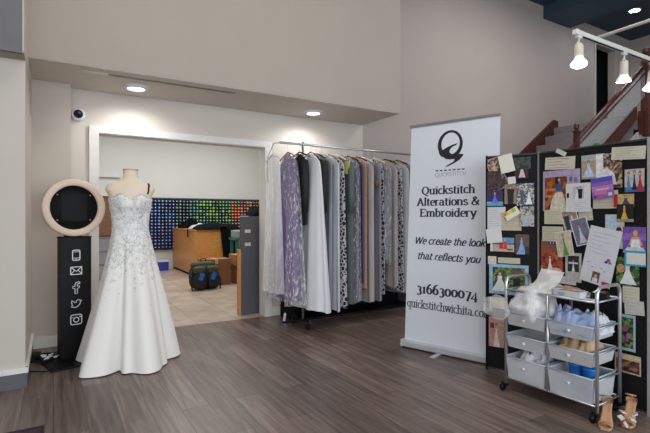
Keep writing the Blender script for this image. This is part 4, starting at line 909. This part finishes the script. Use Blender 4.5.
card(PH, 'dark orange photo low on the board beside the cart', 'photo', 'R', .611, .287, .149, .118, 0, '#bfa98c', [(blotch(['#3c2014', '#6c2c34', '#8c6a44', '#2a2420'], 40), R_(.05, .08, .95, .7)), ('#c9b494', R_(.05, .7, .95, .92))])
card(PH, 'tilted print of a couple, upper one of the overlapping pair', 'photo', 'R', .250, 1.172, .112, .156, 14, '#8c8478', man(.28, .1, .8, '#2a3448', w_=.4) + bride(.62, .1, .75, gown='#d4c4c0', w_=.5), bord='#cfcfd0', dy=.017)
card(PH, 'tilted print of a bride in a grey room, lower one of the overlapping pair', 'photo', 'R', .325, 1.100, .115, .185, 16, '#6c6c80', bride(.45, .08, .7, gown='#b8bccc', w_=.55) + [('#7c3c30', R_(.68, .1, .85, .3))], bord='#cfcfd2', dy=.019)
card(PH, 'photo of a red-haired person in a green outfit', 'photo', 'R', .207, 1.011, .118, .175, 10, '#c0b8a4', bride(.5, .02, .9, hair='#8c3c1c', gown='#5c8c3c', w_=.35) + [('#b8a898', R_(.3, .3, .45, .7))], bord='#cfcbc0', dy=.021)
card(PH, 'white wedding invitation with a small couple photo', 'invitation', 'R', .302, 1.329, .170, .195, 0, '#cfd0d2', [('#b7bcc4', R_(.28, .45, .74, .9))] + [(c, [(x*.46+.28, yy*.42+.46) for x, yy in p_]) for c, p_ in bride(.4, 0, .95, w_=.4) + man(.68, 0, 1, '#14151a', w_=.4)] + [('#1e1e24', R_(.04, .5, .14, .66))] + lines(4, .35, .9, .12, .32, '#a9adb5', .006), dy=.018)
card('handwritten_letter', 'long white thank-you letter tilted in the middle of the right panel', 'letter', 'R', .449, .940, .200, .375, -12, '#cdd0d8', lines(6, .12, .85, .55, .9, '#9aa0ac', .003) + [('#c0307c', disc(.78, .47, .06, .03)), ('#4a3ca0', disc(.72, .43, .05, .025)), ('#3c8cb8', disc(.84, .43, .05, .022)), ('#b84070', R_(.12, .35, .22, .36)), ('#6c8ac0', R_(.7, .25, .76, .27)), ('#c05070', R_(.3, .28, .36, .295)), ('#c03068', R_(.72, .03, .98, .09)), ('#5c4a3c', R_(.38, .04, .62, .22)), (SKIN, disc(.5, .14, .05, .035)), ('#d4d6da', R_(.42, .04, .58, .11)), ('#d49030', R_(.6, .3, .64, .32))], dy=.020)
card(NO, 'white sheet lying against the board just above the cart', 'paper', 'R', .185, .755, .190, .055, 0, '#c4c6ca', dy=.004)
# ================================================================ STORAGE CART
CX, CY, CA = 2.67, 2.01, math.atan2(-.59, .03)
t = thing('storage_cart', 'chrome rolling cart with six translucent drawers in front of the photo board', 'cart', (CX, CY, 0), CA)
W_, D_ = .59, .285
for x in (0, W_):
    pts = [(x, 0, .05), (x, 0, .72)] + [(x, .05-.05*math.cos(a), .735+.05*math.sin(a)) for a in [i*PI/10 for i in range(1, 6)]]
    pts += [(x, D_-.05+.05*math.sin(a), .735+.05*math.cos(a)) for a in [i*PI/10 for i in range(0, 6)]] + [(x, D_, .72), (x, D_, .05)]
    MB().tube(pts, .0105, 12).build('side_frame', M_chrome, t)
    for z in (.10, .24, .395, .545, .70): MB().tube([(x, 0, z), (x, D_, z)], .006, 8).build('side_rung', M_steel, t)
for y_ in (0, D_): MB().tube([(W_/2, y_, .095), (W_/2, y_, .70)], .0095, 10).build('middle_post', M_chrome, t)
for y_ in (0, D_):
    MB().tube([(0, y_, .095), (W_, y_, .095)], .008, 10).build('lower_rail', M_chrome, t)
    MB().tube([(0, y_, .70), (W_, y_, .70)], .008, 10).build('upper_rail', M_chrome, t)
MB().b2((.006, .0, .692), (W_-.006, D_, .700)).build('top_tray', mat('#7f8184', .35, .7), t)
for x in (0, W_):
    for y_ in (0, D_):
        c = MB().lathe([(0, -.011), (.021, -.011), (.025, -.006), (.025, .006), (.021, .011), (0, .011)], (x-.018, y_-.012, .0255), 20, axis='X').b2((x-.033, y_-.018, .036), (x+.015, y_+.010, .056), bev=.004).build('caster', M_black, t)
M_tub = mat('#d6dbe0', .3, var=.03, alpha=.5); 
def tub(x0, x1, zr, dp, y0=-.022):
    m = MB(); ta = .012; y1 = y0+.285; th = .003
    O = [(x0, y0), (x1, y0), (x1, y1), (x0, y1)]; I = lambda k, e: [(x0+k+e, y0+k+e), (x1-k-e, y0+k+e), (x1-k-e, y1-k-e), (x0+k+e, y1-k-e)]
    L1 = [(x, y, zr) for x, y in I(0, 0)]; L2 = [(x, y, zr-dp) for x, y in I(ta, 0)]; L3 = [(x, y, zr-dp+th) for x, y in I(ta, th)]; L4 = [(x, y, zr) for x, y in I(0, th)]
    m.add(L1+L2+L3+L4, [[i, (i+1)%4, 4+(i+1)%4, 4+i] for i in range(4)] + [[4,5,6,7]] + [[8+i, 8+(i+1)%4, 12+(i+1)%4, 12+i] for i in range(4)] + [[11,10,9,8]] + [[i, (i+1)%4, 12+(i+1)%4, 12+i] for i in range(4)])
    o = m.build('drawer', M_tub, t)
    m2 = MB()
    for a, b in zip(O, O[1:]+O[:1]): m2.tube([(a[0], a[1], zr), (b[0], b[1], zr)], .005, 6)
    m2.build('rim', mat('#aab6c4', .3), o)
    MB().lathe([(0, .004), (.005, .0), (.005, -.008), (.010, -.012), (.010, -.018), (0, -.021)], ((x0+x1)/2, y0+.004, zr-min(dp*.45, .055)), 14, axis='Y').build('knob', mat('#d3d8de', .25), o)
LV = [(.550, .085), (.400, .085), (.250, .150)]
for zr, dp in LV: tub(.014, .284, zr, dp)
for k, (zr, dp) in enumerate(LV): tub(.306, .576, zr, dp, -.022)
MC = Matrix.Translation((CX, CY, 0)) @ Matrix.Rotation(CA, 4, 'Z')
def inc(o, label, cat, x, y, z, rz_=0):
    p = MC @ Vector((x, y, z)); return tag(o, label, cat, None, p, CA + rz_)
lb = mat('#8f9fc4', .75, var=.06); lw = mat('#c3c8d4', .75)
inc(heap(.23, .23, .14, 31, fold=4).build('blue_shirt', lb), 'pale blue folded shirt in the top right drawer', 'shirt', .44, .10, .492)
inc(heap(.15, .18, .14, 34, fold=5).build('white_shirt', lw), 'white shirt bunched at the right of the top right drawer', 'shirt', .50, .17, .49)
inc(heap(.15, .13, .18, 35, fold=4).build('blue_cloth', mat('#9aa6d0', .75)), 'periwinkle cloth at the front of the top right drawer', 'cloth', .385, .055, .482)
inc(heap(.23, .24, .18, 41, fold=4).build('tan_tulle', mat('#b89c7c', .9, var=.06, scale=20)), 'tan tulle filling the middle right drawer', 'tulle', .44, .12, .322)
inc(heap(.21, .21, .25, 44, fold=4).build('white_fabric', mat('#e2e4e8', .6)), 'white fabric bunched in the bottom left drawer', 'fabric', .15, .12, .106)
inc(heap(.19, .17, .03, 47, fold=3).build('pale_fabric', mat('#b9bdc4', .6)), 'thin pale fabric lying in the middle left drawer', 'fabric', .15, .12, .322)
for x, y_, l in ((.40, .15, 'left blue plastic tub in the bottom right drawer'), (.495, .13, 'right blue plastic tub in the bottom right drawer')):
    o = thing('blue_tub', l, 'tub', MC @ Vector((x, y_, .104)), CA)
    bl = mat('#1c6cc4', .35)
    MB().lathe([(.0, 0), (.040, 0), (.046, .165), (.042, .165), (.037, .01), (0, .01)], seg=28).build('cup', bl, o)
    MB().lathe([(.045, .155), (.049, .155), (.049, .170), (.044, .170)], seg=28).build('rim', mat('#2a7cd4', .3), o)
inc(heap(.12, .07, .09, 52).build('pale_bundle', mat('#c4cad0', .6)), 'pale bundle in front of the blue tubs', 'cloth', .38, .04, .104)
# tulle puffs over the top left drawer
def tulle(label, x, y, z, wx, wy, wz, seed, a=.5):
    rows = []; nr, nk = 26, 40
    for i in range(nr+1):
        f = -PI/2 + PI*i/nr; r = []
        for k in range(nk):
            q = 2*PI*k/nk; d = Vector((math.cos(f)*math.cos(q), math.cos(f)*math.sin(q), math.sin(f)))
            s_ = 1 + .30*noise.noise(d*1.5 + Vector((seed, 0, 0))) + .08*(1-2*abs(noise.noise(d*3.2 + Vector((0, seed, 0)))))
            r.append((d.x*wx/2*s_, d.y*wy/2*s_, d.z*wz/2*s_))
        rows.append(r)
    return inc(MB().grid(rows, close=True).build('tulle_puff', film_mat((.98, .98, .98, 1), a, .9, 'cart_tulle', .35, 7)), label, 'tulle', x, y, z)
tulle('white tulle puff bulging from the top left drawer', .15, .085, .605, .28, .29, .25, 2, .5)
tulle('loose white tulle hanging off the cart\'s left side', -.035, -.060, .575, .19, .11, .15, 7, .2)
o = heap(.20, .24, .06, 61, fold=4).build('sheer_scarf', film_mat((.9, .9, .9, 1), .5, .8, 'scarf', .2, 6)); inc(o, 'sheer pale scarf draped over the top of the cart', 'scarf', .20, .15, .702)
o = MB().grid([[(x, y_, z + .010*math.sin(9*x+14*y_)) for x in [-.08+.16*i/10 for i in range(11)]] for y_, z in [(-.03, -.06), (-.02, .01), (.06, .02), (.13, .05), (.19, .12)]]).build('sheer_cloth', film_mat((.95, .95, .95, 1), .55, .8, 'scarf2', .2, 6))
inc(o, 'sheer white cloth hanging over the front edge of the tray', 'cloth', .20, .04, .71)
inc(heap(.22, .20, .045, 64).build('tan_cloth', mat('#a8836a', .8)), 'tan folded cloth on the cart top behind the white box', 'cloth', .34, .16, .702)
o = thing('tissue_box', 'open white paper box on the middle of the cart top', 'box', MC @ Vector((.40, .07, .701)), CA - .08)
bw = mat('#c6c8cc', .6)
MB().b2((-.085, -.045, 0), (.085, .045, .004)).b2((-.085, -.045, 0), (.085, -.042, .04)).b2((-.085, .042, 0), (.085, .045, .04)).b2((-.085, -.045, 0), (-.082, .045, .04)).b2((.082, -.045, 0), (.085, .045, .04)).build('tray', bw, o)
MB().b2((-.08, -.04, .004), (.08, .04, .032)).build('contents', mat('#8a7460', .8), o)
MB().b2((-.05, -.0465, .012), (-.01, -.045, .026)).build('label', mat('#7f9cc4', .5), o)
o = thing('card_reader', 'small black device at the right end of the cart top', 'device', MC @ Vector((.535, .16, .701)), CA + .3)
MB().b2((-.045, -.06, 0), (.045, .06, .038), bev=.006).build('body', M_black, o)
MB().b2((-.03, -.04, .038), (.03, .04, .040)).build('screen', mat('#2a2f36', .15), o)
inc(MB().b2((-.055, -.03, 0), (.055, .03, .002)).b2((-.05, -.028, .002), (.048, .028, .005)).build('paper_slips', M_white), 'white paper slips on the front edge of the cart top', 'paper', .505, .035, .701)
inc(MB().tube([(-.01, 0, .004), (.02, 0, .03), (.05, 0, .055)], .006, 8).box((-.02, 0, .006), (.04, .016, .012), bev=.003).build('silver_clip', M_chrome), 'silver clip beside the white paper box', 'clip', .50, .10, .706, .5)
# ================================================================ SHOES
def shoe(label, x, y, rz_, bows=False, lean=0):
    t = thing('heeled_sandal', label, 'shoe', (x, y, 0), rz_)
    t.scale = (1.0, .9, .95)
    tan = mat('#a9805e', .5, var=.05); tan2 = mat('#b98f6c', .5)
    # local +x runs from toe to heel
    prof = [(0, .004, .022), (.02, .004, .034), (.05, .006, .041), (.08, .012, .040), (.11, .030, .033), (.14, .056, .027), (.17, .078, .027), (.195, .088, .028), (.215, .092, .020)]
    top, bot = [], []
    for px, pz, w_ in prof:
        top.append([(px, -w_+2*w_*k/6, pz+.009+.002*math.cos(k/6*2*PI)) for k in range(7)]); bot.append([(px, w_-2*w_*k/6, pz) for k in range(7)])
    m = MB().grid([a + b for a, b in zip(top, bot)], close=True); m.add(top[0]+bot[0], [list(range(14))]); m.add(top[-1]+bot[-1], [list(range(14))]); m.build('sole', tan2, t)
    MB().add([(.185, -.016, .084), (.215, -.016, .09), (.215, .016, .09), (.185, .016, .084), (.200, -.008, 0), (.216, -.008, 0), (.216, .008, 0), (.200, .008, 0)], [[0,1,2,3],[4,5,6,7],[0,1,5,4],[1,2,6,5],[2,3,7,6],[3,0,4,7]]).build('heel', tan, t)
    def band(x0, x1, z, w_, h):
        a = [(x0, .012+z), (x1, .012+z)]
        return [[(xx, w_*math.cos(q), z + h*math.sin(q)) for q in [i*PI/12 for i in range(13)]] for xx in (x0, (x0+x1)/2, x1)]
    MB().grid(band(.026, .056, .006, .040, .030)).build('toe_strap', tan, t)
    m = MB().grid([[(.200+.022*math.cos(q)-.006, .032*math.sin(q), z) for q in [-PI/2 + i*PI/10 for i in range(11)]] for z in (.092, .108, .120)]); m.build('heel_cup', tan, t)
    pts = [(.165+.040*math.cos(q), .027*math.sin(q), .150-.012*math.cos(q)) for q in [i*PI/12 for i in range(24)]]
    MB().tube(pts, .0045, 6, closed=True).tube([(.205, 0, .118), (.206, 0, .14)], .004, 6).build('ankle_strap', tan, t)
    if bows:
        wb = mat('#c8c4bc', .6); random.seed(4)
        for (bx, by, bz, r1, r2) in ((.02, -.03, .055, .5, .4), (.02, .03, .05, -.4, .5), (.07, -.035, .07, .2, -.5), (.075, .03, .065, .7, .3), (-.015, 0, .03, .1, .9)):
            MB().box((bx, by, bz), (.040, .034, .010), bev=.004, rz=r1, M=Matrix.Rotation(r2, 4, 'X')).build('petal_bow', wb, t)
    return t
shoe('tan strappy heeled sandal next to the cart\'s front wheel', 2.635, 1.345, .40)
shoe('tan heeled sandal with white bows beside the board leg', 2.775, 1.30, .30, True)
